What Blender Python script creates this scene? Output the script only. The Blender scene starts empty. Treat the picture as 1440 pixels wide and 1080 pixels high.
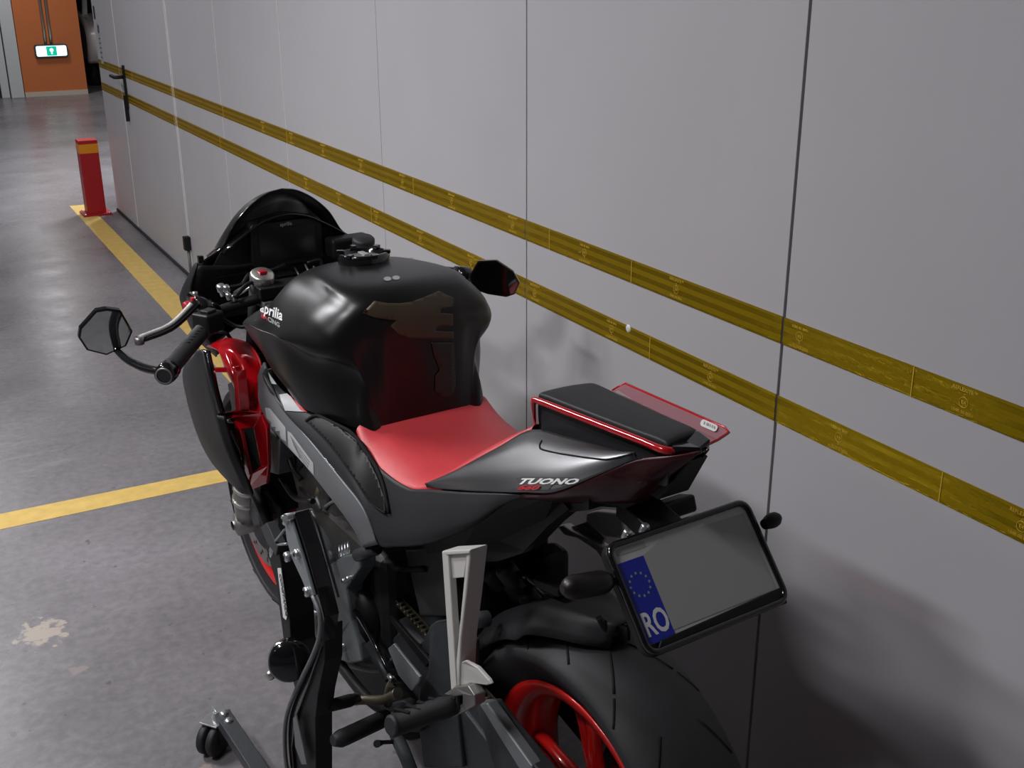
import bpy, bmesh, math, random
from mathutils import Vector, Matrix
random.seed(4)
PI = math.pi
scn = bpy.context.scene
COL = scn.collection

# ------------------------------------------------------------------ camera
CAM_H = 1.6403
FPX, PITCH, YAW, ROLL = 1589.0, math.atan(593/1589.0), math.radians(28.7), math.radians(-0.26)
_fh = Vector((math.sin(YAW), math.cos(YAW), 0)); _r = Vector((math.cos(YAW), -math.sin(YAW), 0)); _z = Vector((0, 0, 1))
CF = _fh*math.cos(PITCH) - _z*math.sin(PITCH)
_u = _fh*math.sin(PITCH) + _z*math.cos(PITCH)
CR = _r*math.cos(ROLL) + _u*math.sin(ROLL)
CU = _u*math.cos(ROLL) - _r*math.sin(ROLL)
CC = Vector((0, 0, CAM_H))
cd = bpy.data.cameras.new('camera'); cam = bpy.data.objects.new('camera', cd); COL.objects.link(cam)
cd.sensor_width = 36; cd.lens = FPX/1440*36; cd.clip_start = 0.02; cd.clip_end = 100
m = Matrix((CR, CU, -CF)).transposed().to_4x4(); m.translation = CC; cam.matrix_world = m
scn.camera = cam

# ------------------------------------------------------------------ light and exposure
scn.view_settings.view_transform = 'Standard'; scn.view_settings.look = 'None'
scn.view_settings.exposure = 0.0; scn.view_settings.gamma = 1.0; scn.view_settings.use_curve_mapping = False
w = bpy.data.worlds.new('world'); scn.world = w; w.use_nodes = True
bg = w.node_tree.nodes['Background']; bg.inputs[0].default_value = (0.80, 0.84, 0.92, 1); bg.inputs[1].default_value = 0.06
def area(name, loc, size, sy, energy, col=(0.98, 0.975, 1.0), rot=(0, 0, 0)):
    d = bpy.data.lights.new(name, 'AREA'); d.shape = 'RECTANGLE'; d.size = size; d.size_y = sy; d.energy = energy; d.color = col
    o = bpy.data.objects.new(name, d); o.location = loc; o.rotation_euler = rot; COL.objects.link(o); return o
# ceiling tube fixtures of the garage (above the frame)
area('ceiling_tube_light', (-0.85, 1.55, 2.70), 0.12, 0.6, 34)
area('ceiling_tube_light', (-0.75, 3.45, 2.75), 0.12, 1.2, 78)
area('ceiling_tube_light', (-0.2, 6.5, 2.75), 0.12, 1.2, 27)
area('ceiling_tube_light', (0.2, 9.4, 2.75), 0.12, 1.2, 12)
area('ceiling_tube_light', (1.6, 15.2, 2.75), 0.12, 0.6, 26)
area('ceiling_tube_light', (2.7, 9.9, 2.75), 0.12, 1.2, 170, (0.93, 0.96, 1.0))
area('ceiling_tube_light', (-2.4, 1.6, 2.75), 0.12, 1.2, 8)

# ------------------------------------------------------------------ materials
def mat(name, col, rough=0.5, metal=0.0, coat=0.0, noise=0.0, nscale=40, bump=0.0, bscale=200, emis=None, alpha=None, spec=None, trans=0.0, crough=0.06):
    m = bpy.data.materials.new(name); m.use_nodes = True; nt = m.node_tree; b = nt.nodes['Principled BSDF']
    b.inputs['Base Color'].default_value = (*col, 1); b.inputs['Roughness'].default_value = rough; b.inputs['Metallic'].default_value = metal
    b.inputs['Coat Weight'].default_value = coat; b.inputs['Coat Roughness'].default_value = crough
    if spec is not None: b.inputs['Specular IOR Level'].default_value = spec
    if trans: b.inputs['Transmission Weight'].default_value = trans
    if emis: b.inputs['Emission Color'].default_value = (*emis[:3], 1); b.inputs['Emission Strength'].default_value = emis[3]
    if alpha is not None: b.inputs['Alpha'].default_value = alpha
    tc = nt.nodes.new('ShaderNodeTexCoord')
    nz = nt.nodes.new('ShaderNodeTexNoise'); nz.inputs['Scale'].default_value = nscale; nz.inputs['Detail'].default_value = 5
    nt.links.new(tc.outputs['Object'], nz.inputs['Vector'])
    if noise > 0:
        mx = nt.nodes.new('ShaderNodeMix'); mx.data_type = 'RGBA'; 
        mx.inputs[6].default_value = (*[c*(1-noise) for c in col], 1); mx.inputs[7].default_value = (*[min(1, c*(1+noise)) for c in col], 1)
        nt.links.new(nz.outputs[0], mx.inputs[0]); nt.links.new(mx.outputs[2], b.inputs['Base Color'])
    if bump > 0:
        n2 = nt.nodes.new('ShaderNodeTexNoise'); n2.inputs['Scale'].default_value = bscale; n2.inputs['Detail'].default_value = 3
        nt.links.new(tc.outputs['Object'], n2.inputs['Vector'])
        bp = nt.nodes.new('ShaderNodeBump'); bp.inputs['Strength'].default_value = bump; bp.inputs['Distance'].default_value = 0.002
        nt.links.new(n2.outputs[0], bp.inputs['Height']); nt.links.new(bp.outputs[0], b.inputs['Normal'])
    return m

def floor_mat():
    m = mat('epoxy_floor', (0.2, 0.2, 0.2), 0.3, spec=.25); nt = m.node_tree; b = nt.nodes['Principled BSDF']; L = nt.links
    tc = nt.nodes.new('ShaderNodeTexCoord')
    def noise(scale, det=6, sx=1, sy=1):
        mp = nt.nodes.new('ShaderNodeMapping'); mp.inputs['Scale'].default_value = (sx, sy, 1); L.new(tc.outputs['Object'], mp.inputs[0])
        n = nt.nodes.new('ShaderNodeTexNoise'); n.inputs['Scale'].default_value = scale; n.inputs['Detail'].default_value = det; n.inputs['Roughness'].default_value = .6
        L.new(mp.outputs[0], n.inputs['Vector']); return n
    def ramp(src, p0, c0, p1, c1):
        r = nt.nodes.new('ShaderNodeValToRGB'); r.color_ramp.elements[0].position = p0; r.color_ramp.elements[0].color = (*c0, 1)
        r.color_ramp.elements[1].position = p1; r.color_ramp.elements[1].color = (*c1, 1); L.new(src.outputs[0], r.inputs[0]); return r
    def mix(fac, a, bb, mode='MIX'):
        x = nt.nodes.new('ShaderNodeMix'); x.data_type = 'RGBA'; x.blend_type = mode
        if isinstance(fac, float): x.inputs[0].default_value = fac
        else: L.new(fac, x.inputs[0])
        L.new(a, x.inputs[6])
        if isinstance(bb, tuple): x.inputs[7].default_value = (*bb, 1)
        else: L.new(bb, x.inputs[7])
        return x
    base = ramp(noise(0.9, 5), .3, FLOOR0, .72, FLOOR1)
    fine = ramp(noise(38, 4), .35, (.82, .82, .82), .7, (1.08, 1.08, 1.08))
    c = mix(1.0, base.outputs[0], fine.outputs[0], 'MULTIPLY')
    sc = ramp(noise(2.2, 8, 1, 5), .60, (0, 0, 0), .72, (.35, .35, .35))
    c = mix(sc.outputs[0], c.outputs[2], (.36, .345, .35))
    specks = ramp(noise(26, 2), .70, (0, 0, 0), .735, (.7, .7, .7))
    c = mix(specks.outputs[0], c.outputs[2], (.10, .09, .09))
    # pale worn patches where the paint has come off
    for (px, py, r, cc) in ((0.142, 2.83, .085, (.46, .40, .34)), (0.20, 2.60, .03, (.30, .25, .24)), (0.37, 2.02, .09, (.33, .26, .23)), (0.42, 1.9, .06, (.42, .38, .34))):
        vm = nt.nodes.new('ShaderNodeVectorMath'); vm.operation = 'DISTANCE'; vm.inputs[1].default_value = (px, py, 0)
        L.new(tc.outputs['Object'], vm.inputs[0])
        n = noise(30, 6)
        a = nt.nodes.new('ShaderNodeMath'); a.operation = 'MULTIPLY_ADD'; a.inputs[1].default_value = r*3.2; L.new(n.outputs[0], a.inputs[0]); L.new(vm.outputs['Value'], a.inputs[2])
        mr = nt.nodes.new('ShaderNodeMapRange'); mr.inputs[1].default_value = r*2.05; mr.inputs[2].default_value = r*2.3; mr.inputs[3].default_value = .8; mr.inputs[4].default_value = 0
        L.new(a.outputs[0], mr.inputs[0]); c = mix(mr.outputs[0], c.outputs[2], cc)
    L.new(c.outputs[2], b.inputs['Base Color'])
    rr = ramp(noise(3, 5), .3, (.24,)*3, .75, (.36,)*3); L.new(rr.outputs[0], b.inputs['Roughness'])
    bp = nt.nodes.new('ShaderNodeBump'); bp.inputs['Strength'].default_value = .12; bp.inputs['Distance'].default_value = .004
    L.new(noise(14, 5).outputs[0], bp.inputs['Height']); L.new(bp.outputs[0], b.inputs['Normal'])
    return m
FLOOR0, FLOOR1 = (.150, .142, .150), (.300, .285, .300)
M = {}
M['floor'] = floor_mat()
M['wall'] = mat('painted_wall_panel', (.50, .49, .51), .42, noise=.05, nscale=3, bump=.06, bscale=90)
M['seam'] = mat('seam_dark', (.03, .03, .035), .8)
M['seam_l'] = mat('seam_light', (.78, .77, .76), .4)
M['yellow_paint'] = mat('yellow_floor_paint', (.70, .48, .13), .5, noise=.22, nscale=24, bump=.1)
M['orange'] = mat('orange_wall_paint', (.56, .15, .035), .6, noise=.05, nscale=5)
M['cream'] = mat('cream_trim', (.55, .47, .38), .6, noise=.1)
M['white_trim'] = mat('white_frame_paint', (.55, .56, .56), .5, noise=.05)
M['red_paint'] = mat('red_post_paint', (.40, .008, .012), .4, noise=.1, nscale=15)
M['amber'] = mat('amber_reflective_band', (.75, .27, .01), .35)
M['black_gloss'] = mat('black_gloss_plastic', (.006, .006, .007), .12, coat=.4)
M['black'] = mat('black_plastic', (.007, .007, .008), .5, spec=.35)
M['black_matte'] = mat('black_matte_textured', (.017, .017, .019), .55, bump=.15, bscale=700)
M['tank'] = mat('matte_black_tank_paint', (.006, .006, .0065), .33, coat=0.0, noise=.15, nscale=8, spec=.42)
M['tail'] = mat('satin_black_tail_paint', (.13, .13, .135), .40, metal=.75, noise=.15, nscale=10, spec=1.0, coat=1.0, crough=.32)
M['grey_frame'] = mat('grey_cast_frame', (.17, .175, .185), .5, metal=.35, noise=.08, nscale=30, bump=.1, bscale=400)
M['dark_cast'] = mat('dark_cast_metal', (.055, .06, .066), .48, metal=.5, noise=.25, nscale=25, bump=.15, bscale=300)
M['red_gloss'] = mat('red_gloss_fairing', (.50, .004, .010), .18, metal=.15, coat=1.0)
M['red_seat'] = mat('red_seat_vinyl', (.72, .06, .07), .40, noise=.08, nscale=30, bump=.35, bscale=900, spec=1.0)
M['red_dark'] = mat('dark_red_paint', (.045, .002, .004), .3, coat=.3)
M['red_rim'] = mat('red_wheel_paint', (.62, .012, .010), .3, coat=.5)
M['rubber'] = mat('tyre_rubber', (.016, .016, .018), .62, noise=.3, nscale=30, bump=.1, bscale=300)
M['groove'] = mat('tyre_groove', (.003, .003, .003), .9)
M['alu'] = mat('brushed_aluminium', (.62, .60, .56), .32, metal=.9, noise=.1, nscale=60)
M['alu_dark'] = mat('weathered_aluminium', (.30, .29, .28), .42, metal=.8, noise=.2, nscale=40)
M['steel'] = mat('galvanised_steel', (.68, .70, .72), .28, metal=.9, noise=.2, nscale=60)
M['zinc'] = mat('grey_steel_plate', (.30, .33, .34), .4, metal=.6, noise=.15, nscale=30)
M['engine'] = mat('engine_casing', (.045, .043, .040), .5, metal=.5, noise=.4, nscale=20, bump=.3, bscale=120)
M['bronze'] = mat('dull_bronze_metal', (.16, .14, .10), .45, metal=.7, noise=.4, nscale=20)
M['mirror'] = mat('mirror_glass', (.72, .76, .74), .03, metal=1.0)
M['mirror_dimmed'] = mat('mirror_glass_dimmed', (.10, .10, .105), .04, metal=1.0)  # right mirror: its dark reflection is put into the base colour
M['slate'] = mat('slate_grey_casting', (.15, .17, .175), .45, metal=.3, noise=.15, nscale=25, bump=.15, bscale=300)
M['silver_paint'] = mat('silver_painted_casting', (.60, .585, .55), .5, metal=.1, bump=.1, bscale=500)
M['pad'] = mat('smoked_rubber_grip', (.055, .042, .022), .42, noise=.2, nscale=20, bump=.2, bscale=900)
M['pad_dark'] = mat('smoked_rubber_grip_dark', (.016, .013, .009), .45, noise=.2, nscale=20)
M['white'] = mat('white_print', (.75, .75, .74), .5)
M['white_hi'] = mat('white_sticker', (.80, .79, .78), .4)
M['red_print'] = mat('red_print', (.42, .01, .02), .4)
M['grey_print'] = mat('grey_print', (.30, .30, .30), .5)
M['dark_print'] = mat('dark_print', (.05, .05, .05), .5)
M['plate_white'] = mat('plate_reflective_white', (.50, .50, .49), .55, noise=.03)
M['plate_grey'] = mat('plate_grey_field', (.36, .36, .36), .6)
M['plate_blue'] = mat('plate_blue_band', (.004, .015, .34), .45)
M['star'] = mat('plate_star_print', (.34, .36, .22), .5)
M['label'] = mat('silver_label', (.42, .43, .44), .4)
M['brown_lens'] = mat('dark_red_lens', (.008, .005, .005), .4)
M['tape_print'] = mat('tape_print', (.72, .48, .06), .4)
M['van'] = mat('white_vehicle_paint', (.55, .53, .50), .3, coat=.5)
M['glass_dark'] = mat('dark_window_glass', (.01, .01, .012), .1)
M['sign'] = mat('lit_sign_panel', (.8, .9, .9), .4, emis=(.62, .95, .92, 1.5))
M['sign_green'] = mat('lit_sign_green', (.0, .3, .2), .4, emis=(.0, .42, .27, 1.0))
M['display'] = mat('display_glass', (.004, .004, .005), .3)
M['dark_room'] = mat('unlit_wall', (.05, .045, .045), .8)
M['concrete'] = mat('ceiling_concrete', (.42, .41, .40), .8, noise=.1, nscale=4)
def translucent(name, col, mixf, rough=.08, dens=None, ior=1.45):
    m = bpy.data.materials.new(name); m.use_nodes = True; nt = m.node_tree; nt.nodes.remove(nt.nodes['Principled BSDF']); out = nt.nodes['Material Output']
    t = nt.nodes.new('ShaderNodeBsdfTransparent'); t.inputs[0].default_value = (*col, 1)
    g = nt.nodes.new('ShaderNodeBsdfGlossy'); g.inputs['Roughness'].default_value = rough; g.inputs[0].default_value = (.8, .8, .8, 1)
    d = nt.nodes.new('ShaderNodeBsdfDiffuse'); d.inputs[0].default_value = (*(dens or col), 1)
    a = nt.nodes.new('ShaderNodeMixShader'); a.inputs[0].default_value = mixf; nt.links.new(t.outputs[0], a.inputs[1]); nt.links.new(d.outputs[0], a.inputs[2])
    fr = nt.nodes.new('ShaderNodeFresnel'); fr.inputs[0].default_value = ior
    b = nt.nodes.new('ShaderNodeMixShader'); nt.links.new(fr.outputs[0], b.inputs[0]); nt.links.new(a.outputs[0], b.inputs[1]); nt.links.new(g.outputs[0], b.inputs[2])
    nt.links.new(b.outputs[0], out.inputs[0]); return m
M['smoke'] = translucent('smoked_screen_acrylic', (.03, .03, .031), .55, dens=(.026, .026, .028), ior=1.12, rough=.25)
M['acrylic'] = translucent('red_tinted_acrylic', (.95, .55, .60), .45, dens=(.72, .36, .41))
def tape_mat():
    m = mat('yellow_reflective_tape', (.34, .23, .005), .30, metal=.55, noise=.12, nscale=6); nt = m.node_tree; b = nt.nodes['Principled BSDF']; L = nt.links; b.inputs['Specular Tint'].default_value = (1, .62, .12, 1)
    tc = nt.nodes.new('ShaderNodeTexCoord'); sp = nt.nodes.new('ShaderNodeSeparateXYZ'); L.new(tc.outputs['Object'], sp.inputs[0])
    # five long ribs across the height of the strip: prism rows catch the lamps in stripes
    a = nt.nodes.new('ShaderNodeMath'); a.operation = 'MULTIPLY'; a.inputs[1].default_value = 2*PI/0.021; L.new(sp.outputs[2], a.inputs[0])
    s = nt.nodes.new('ShaderNodeMath'); s.operation = 'SINE'; L.new(a.outputs[0], s.inputs[0])
    g = nt.nodes.new('ShaderNodeMath'); g.operation = 'GREATER_THAN'; g.inputs[1].default_value = 0; L.new(s.outputs[0], g.inputs[0])
    mr = nt.nodes.new('ShaderNodeMapRange'); mr.inputs[3].default_value = .22; mr.inputs[4].default_value = .5; L.new(g.outputs[0], mr.inputs[0]); L.new(mr.outputs[0], b.inputs['Roughness'])
    fine = nt.nodes.new('ShaderNodeMath'); fine.operation = 'MULTIPLY'; fine.inputs[1].default_value = 2*PI/0.0012; L.new(sp.outputs[2], fine.inputs[0])
    s2 = nt.nodes.new('ShaderNodeMath'); s2.operation = 'SINE'; L.new(fine.outputs[0], s2.inputs[0])
    bp = nt.nodes.new('ShaderNodeBump'); bp.inputs['Strength'].default_value = .8; bp.inputs['Distance'].default_value = .0006
    L.new(s2.outputs[0], bp.inputs['Height']); L.new(bp.outputs[0], b.inputs['Normal'])
    return m
M['tape'] = tape_mat()

# ------------------------------------------------------------------ mesh helpers
def V(*a): return Vector(a)
class MB:
    def __init__(s): s.v = []; s.f = []; s.mi = []; s.sm = []
    def add(s, vs, fs, mi=0, smooth=False):
        o = len(s.v); s.v += [Vector(v) for v in vs]; s.f += [[i+o for i in f] for f in fs]; s.mi += [mi]*len(fs); s.sm += [smooth]*len(fs); return s
    def box(s, c, d, rot=None, mi=0):
        c = Vector(c); h = Vector(d)/2; R = rot or Matrix.Identity(3)
        vs = [c + R @ Vector((x*h.x, y*h.y, z*h.z)) for x in (-1, 1) for y in (-1, 1) for z in (-1, 1)]
        return s.add(vs, [(0, 1, 3, 2), (4, 6, 7, 5), (0, 4, 5, 1), (2, 3, 7, 6), (0, 2, 6, 4), (1, 5, 7, 3)], mi)
    def prism(s, pts, off, mi=0):
        n = len(pts); off = Vector(off); a = [Vector(p) for p in pts]
        return s.add(a + [p+off for p in a], [list(range(n))[::-1], list(range(n, 2*n))] + [(i, (i+1) % n, n+(i+1) % n, n+i) for i in range(n)], mi)
    def tube(s, pts, r, n=12, mi=0, cap=True, flat=None):
        pts = [Vector(p) for p in pts]; k = len(pts)
        rs = r if isinstance(r, (list, tuple)) else [r]*k
        up = None; vs = []
        for i, p in enumerate(pts):
            t = (pts[min(i+1, k-1)] - pts[max(i-1, 0)]).normalized()
            if up is None:
                ref = Vector((0, 0, 1)) if abs(t.z) < .9 else Vector((1, 0, 0)); up = (ref - t*ref.dot(t)).normalized()
            else: up = (up - t*up.dot(t)).normalized()
            sd = t.cross(up)
            for j in range(n):
                a = 2*PI*j/n; vs.append(p + (up*math.cos(a)*(flat or 1) + sd*math.sin(a))*rs[i])
        fs = [(i*n+j, i*n+(j+1) % n, (i+1)*n+(j+1) % n, (i+1)*n+j) for i in range(k-1) for j in range(n)]
        s.add(vs, fs, mi, True)
        if cap: s.add(vs[:n], [list(range(n))[::-1]], mi); s.add(vs[-n:], [list(range(n))], mi)
        return s
    def lathe(s, c, ax, prof, n=48, mi=0, a0=0, a1=2*PI, smooth=True):
        c = Vector(c); ax = Vector(ax).normalized(); ref = Vector((0, 0, 1)) if abs(ax.z) < .9 else Vector((1, 0, 0))
        x = (ref-ax*ref.dot(ax)).normalized(); y = ax.cross(x); k = len(prof); full = abs(a1-a0-2*PI) < 1e-6; m_ = n if full else n+1
        vs = [c + ax*h + (x*math.cos(a0+(a1-a0)*i/n) + y*math.sin(a0+(a1-a0)*i/n))*r for i in range(m_) for (r, h) in prof]
        fs = [(i*k+j, i*k+j+1, ((i+1) % m_)*k+j+1, ((i+1) % m_)*k+j) for i in range(n) for j in range(k-1)]
        return s.add(vs, fs, mi, smooth)
    def build(s, name, mats, parent=None, bevel=0, smooth=None, solid=0, subd=0, wn=False):
        me = bpy.data.meshes.new(name); me.from_pydata([tuple(v) for v in s.v], [], s.f); 
        mats = mats if isinstance(mats, (list, tuple)) else [mats]
        for q in mats: me.materials.append(M[q])
        for p, mi, sm in zip(me.polygons, s.mi, s.sm): p.material_index = mi; p.use_smooth = sm if smooth is None else smooth
        bm = bmesh.new(); bm.from_mesh(me); bmesh.ops.remove_doubles(bm, verts=bm.verts, dist=1e-6); bmesh.ops.recalc_face_normals(bm, faces=bm.faces); bm.to_mesh(me); bm.free()
        o = bpy.data.objects.new(name, me); COL.objects.link(o)
        if parent: o.parent = parent
        if solid: q = o.modifiers.new('solid', 'SOLIDIFY'); q.thickness = solid; q.offset = -1
        if bevel: q = o.modifiers.new('bevel', 'BEVEL'); q.width = bevel; q.segments = 3; q.limit_method = 'ANGLE'; q.angle_limit = .6
        if subd: q = o.modifiers.new('sub', 'SUBSURF'); q.levels = subd; q.render_levels = subd
        return o
def tag(o, label=None, cat=None, group=None, kind=None):
    if label: o['label'] = label
    if cat: o['category'] = cat
    if group: o['group'] = group
    if kind: o['kind'] = kind
    return o
def empty(name, loc, rz=0, label=None, cat=None, group=None):
    o = bpy.data.objects.new(name, None); COL.objects.link(o); o.location = loc; o.rotation_euler = (0, 0, rz); o.empty_display_size = .1
    return tag(o, label, cat, group)
def cr(p0, p1, p2, p3, t):
    return 0.5*((2*p1) + (p2-p0)*t + (2*p0-5*p1+4*p2-p3)*t*t + (3*p1-p0-3*p2+p3)*t*t*t)
def curve(pts, sub=6, closed=False):
    pts = [Vector(p) for p in pts]; n = len(pts); out = []
    rng = n if closed else n-1
    for i in range(rng):
        g = (lambda k: pts[k % n]) if closed else (lambda k: pts[k] if 0 <= k < n else (pts[0]*2-pts[1] if k < 0 else pts[-1]*2-pts[-2]))
        for j in range(sub): out.append(cr(g(i-1), g(i), g(i+1), g(i+2), j/sub))
    if not closed: out.append(pts[-1])
    return out
def patch(rows, sub=5, mirror=False):
    """smooth surface through a grid of control points; mirror adds the other half about the bike's middle plane"""
    if mirror: rows = [[V(p[0], -p[1], p[2]) for p in r[:0:-1]] + [V(*p) for p in r] for r in rows]
    R = [curve(r, sub) for r in rows]; k = len(R[0])
    cols = [curve([r[j] for r in R], sub) for j in range(k)]
    n = len(cols[0]); vs = [cols[j][i] for i in range(n) for j in range(k)]
    fs = [(i*k+j, i*k+j+1, (i+1)*k+j+1, (i+1)*k+j) for i in range(n-1) for j in range(k-1)]
    return MB().add(vs, fs, 0, True)
def mir(pts): return [V(p[0], -p[1], p[2]) for p in pts]

def text_obj(body, name, m, parent, org, xd, yd, size, th=.0004, shear=0, xs=1.0, bold=0.0, align='LEFT'):
    """raised lettering: origin, reading direction, up direction"""
    c = bpy.data.curves.new(name, 'FONT'); c.body = body; c.size = size; c.extrude = th; c.shear = shear; c.offset = bold; c.align_x = align; c.resolution_u = 3
    t = bpy.data.objects.new(name, c); COL.objects.link(t); dg = bpy.context.evaluated_depsgraph_get()
    me = bpy.data.meshes.new_from_object(t.evaluated_get(dg)); COL.objects.unlink(t); bpy.data.objects.remove(t)
    x = Vector(xd).normalized(); y = Vector(yd); y = (y-x*y.dot(x)).normalized(); z = x.cross(y)
    mt = Matrix((x*xs, y, z)).transposed().to_4x4(); mt.translation = Vector(org); me.transform(mt); me.materials.clear(); me.materials.append(M[m])
    o = bpy.data.objects.new(name, me); COL.objects.link(o)
    if parent: o.parent = parent
    return o
def box(name, c, d, m, parent=None, bevel=0, rot=None): return MB().box(c, d, rot).build(name, m, parent, bevel)
def slab(name, pts, off, m, parent=None, bevel=0): return MB().prism(pts, off).build(name, m, parent, bevel)
def tube(name, pts, r, m, parent=None, n=12, sub=5, flat=None): 
    p = curve(pts, sub) if sub > 1 and len(pts) > 2 else [Vector(q) for q in pts]
    if isinstance(r, (list, tuple)):
        k = len(pts)-1; r = [r[min(int(i/(len(p)-1)*k), k-1)]*(1-((i/(len(p)-1)*k) - min(int(i/(len(p)-1)*k), k-1))) + r[min(int(i/(len(p)-1)*k), k-1)+1]*((i/(len(p)-1)*k) - min(int(i/(len(p)-1)*k), k-1)) for i in range(len(p))]
    return MB().tube(p, r, n, flat=flat).build(name, m, parent)
def rrect(w, h, r, n=5):
    pts = []
    for cx, cy, a in ((w/2-r, h/2-r, 0), (-w/2+r, h/2-r, PI/2), (-w/2+r, -h/2+r, PI), (w/2-r, -h/2+r, 1.5*PI)):
        pts += [(cx+r*math.cos(a+i*PI/2/n), cy+r*math.sin(a+i*PI/2/n)) for i in range(n+1)]
    return pts

# ------------------------------------------------------------------ the setting
WX = 1.366
# floor
f = MB().box((0, 9, -.05), (14, 30, .1)).build('floor', 'floor'); tag(f, 'grey painted garage floor', kind='structure')
# wall of metal panels: separate panels with open joints over a dark backing
seams = [-3.1, -2.18, -1.28, -.38, .54, 1.473, 2.417, 3.343, 4.30, 5.225, 6.155, 7.60, 8.31]
wm = MB()
for i, (a, b) in enumerate(zip(seams, seams[1:])):
    g = .0035 if b < 3 or a < 2.0 else .0014
    wm.box((WX+.025, (a+b)/2, 1.42), (.05, b-a-2*g, 2.80), mi=0)
wm.box((WX+.07, 2.6, 1.4), (.05, 11.4, 2.8), mi=1)
wl = wm.build('wall_right', ['wall', 'seam'], bevel=.001); tag(wl, kind='structure')
tr = MB()
for y in (6.140, 6.170): tr.box((WX-.0015, y, 1.4), (.003, .006, 2.75))
for y in (7.59,): tr.box((WX-.001, y, 1.4), (.002, .005, 2.75))
for y in (4.30, 5.225): tr.box((WX-.0006, y, 1.4), (.0012, .003, 2.75))
tag(tr.build('trim_1', 'seam_l'), kind='structure')
tb = MB().box((WX-.004, 2.6, .012), (.008, 11.4, .020)).build('baseboard_right', 'seam'); tag(tb, kind='structure')
ce = MB().box((0, 9, 3.05), (14, 30, .1)).build('ceiling', 'concrete'); tag(ce, kind='structure')
bw = MB().box((0, 22, 1.5), (14, .1, 3.0)).build('wall_back', 'dark_room'); tag(bw, kind='structure')
# reflective tape strips
def tape(z0, h, label, texts, flips, joints):
    o = empty('reflective_tape', (WX, 3.0, z0), 0, label, 'reflective tape')
    ys = [-1.2] + [1.473-.003, 1.473+.003, 2.417-.0025, 2.417+.0025, 8.305]
    st = MB(); 
    for a, b in ((ys[0], ys[1]), (ys[2], ys[3]), (ys[4], ys[5])): st.box((-.0012, (a+b)/2-3.0, 0), (.0014, b-a, h))
    st.build('strip', 'tape', o)
    for y in joints: MB().box((-.0024, y-3.0, 0), (.0010, .0016, h*.98)).build('joint_mark', 'tape_print', o)
    for i, (y, up) in enumerate(zip(texts, flips)):
        # reading direction on the wall seen from the aisle: towards -Y
        s = 1 if up else -1
        x = V(0, -s, 0); yv = V(0, 0, s); ox = -.0022
        tx = empty('approval_print', (ox, y-3.0, 0)); tx.parent = o
        text_obj('REFLEXITE\u2122', 'letters', 'tape_print', tx, V(0, 0, 0)+yv*.0155, x, yv, .0085, .0002, align='CENTER')
        text_obj('C', 'letters', 'tape_print', tx, V(0, 0, 0)+yv*.0075, x, yv, .0065, .0002, align='CENTER')
        text_obj('E4', 'letters', 'tape_print', tx, yv*-.0042, x, yv, .0085, .0002, align='CENTER')
        ring = [V(0, math.cos(t*PI/12)*.0082, math.sin(t*PI/12)*.0082-s*.0015) for t in range(25)]
        MB().tube(ring, .0005, 5).build('ring', 'tape_print', tx)
        text_obj('104R 00 0051', 'letters', 'tape_print', tx, yv*-.0195, x, yv, .0075, .0002, align='CENTER')
    return o
T1 = [1.068, 1.428, 1.792, 2.142, 2.484, 2.839, 3.181, 3.524, 3.885, 4.24, 4.6]
T2 = [.938, 1.311, 1.667, 2.023, 2.37, 2.725, 3.062, 3.408, 3.753, 4.1]
tape(1.0145, .0508, 'upper yellow reflective tape strip running along the grey panel wall', T1, [i % 2 == 0 for i in range(len(T1))], [1.168, 1.952, 2.30, 3.10, 4.29, 5.2, 6.2, 7.2])
tape(.8635, .0525, 'lower yellow reflective tape strip along the grey panel wall, nearer the floor', T2, [i % 2 == 0 for i in range(len(T2))], [1.087, 1.874, 2.60, 3.45, 4.31, 5.3, 6.2])
# door hardware on the far wall panels
h = empty('door_handle', (WX, 7.43, .93), 0, 'black lever handle and long plate on the far wall door', 'door handle')
MB().prism([V(-.012, y, z) for y, z in rrect(.035, .26, .015)], (.012, 0, 0)).build('back_plate', 'black', h)
tube('lever', [(-.012, 0, .06), (-.06, 0, .06), (-.065, .05, .062), (-.062, .13, .06)], .011, 'black', h)
MB().prism([V(-.0015, y+.015, z-.13) for y, z in rrect(.02, .16, .009)], (-.02, 0, 0)).build('lower_grip', 'black', h)
b_ = empty('floor_bolt', (WX, 6.14, 0), 0, 'black drop bolt with thin rod at the foot of the wall door', 'door bolt')
MB().box((-.018, 0, .215), (.034, .04, .075)).build('bolt_grip', 'black', b_, bevel=.003)
MB().tube([(-.014, 0, .18), (-.014, 0, .0)], .007, 10).build('rod', 'grey_frame', b_)
for nm, y, z, wd, hh, lab in (('wall_sticker', 8.235, 1.34, .05, .085, 'small dark rectangular sticker at the far top end of the panel wall'), ('wall_sign', 8.15, 1.15, .10, .26, 'narrow grey notice with round symbol on the far end of the panel wall')):
    o = empty(nm, (WX, y, z), 0, lab, 'sign')
    MB().prism([V(-.002, a, b) for a, b in rrect(wd, hh, .012)], (.0018, 0, 0)).build('sheet', 'label' if nm == 'wall_sign' else 'dark_cast', o)
    if nm == 'wall_sign':
        MB().lathe((-.003, 0, .09), (1, 0, 0), [(.012, 0), (.028, 0)], 20).build('symbol', 'dark_cast', o, solid=.0006)
        ln = MB()
        for k in range(5): ln.box((-.0026, 0, .03-k*.03), (.001, .05, .006))
        ln.build('lines', 'dark_cast', o)
# plug / damage hole in the lower tape
o = MB().lathe((0, 0, 0), (-1, 0, 0), [(.0005, .003), (.006, .003), (.009, .001), (.0095, 0)], 16).build('wall_plug', 'seam_l'); o.location = (WX-.0015, 1.957, .884); tag(o, 'tiny pale torn spot on the upper edge of the lower tape', 'wall plug')

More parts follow.
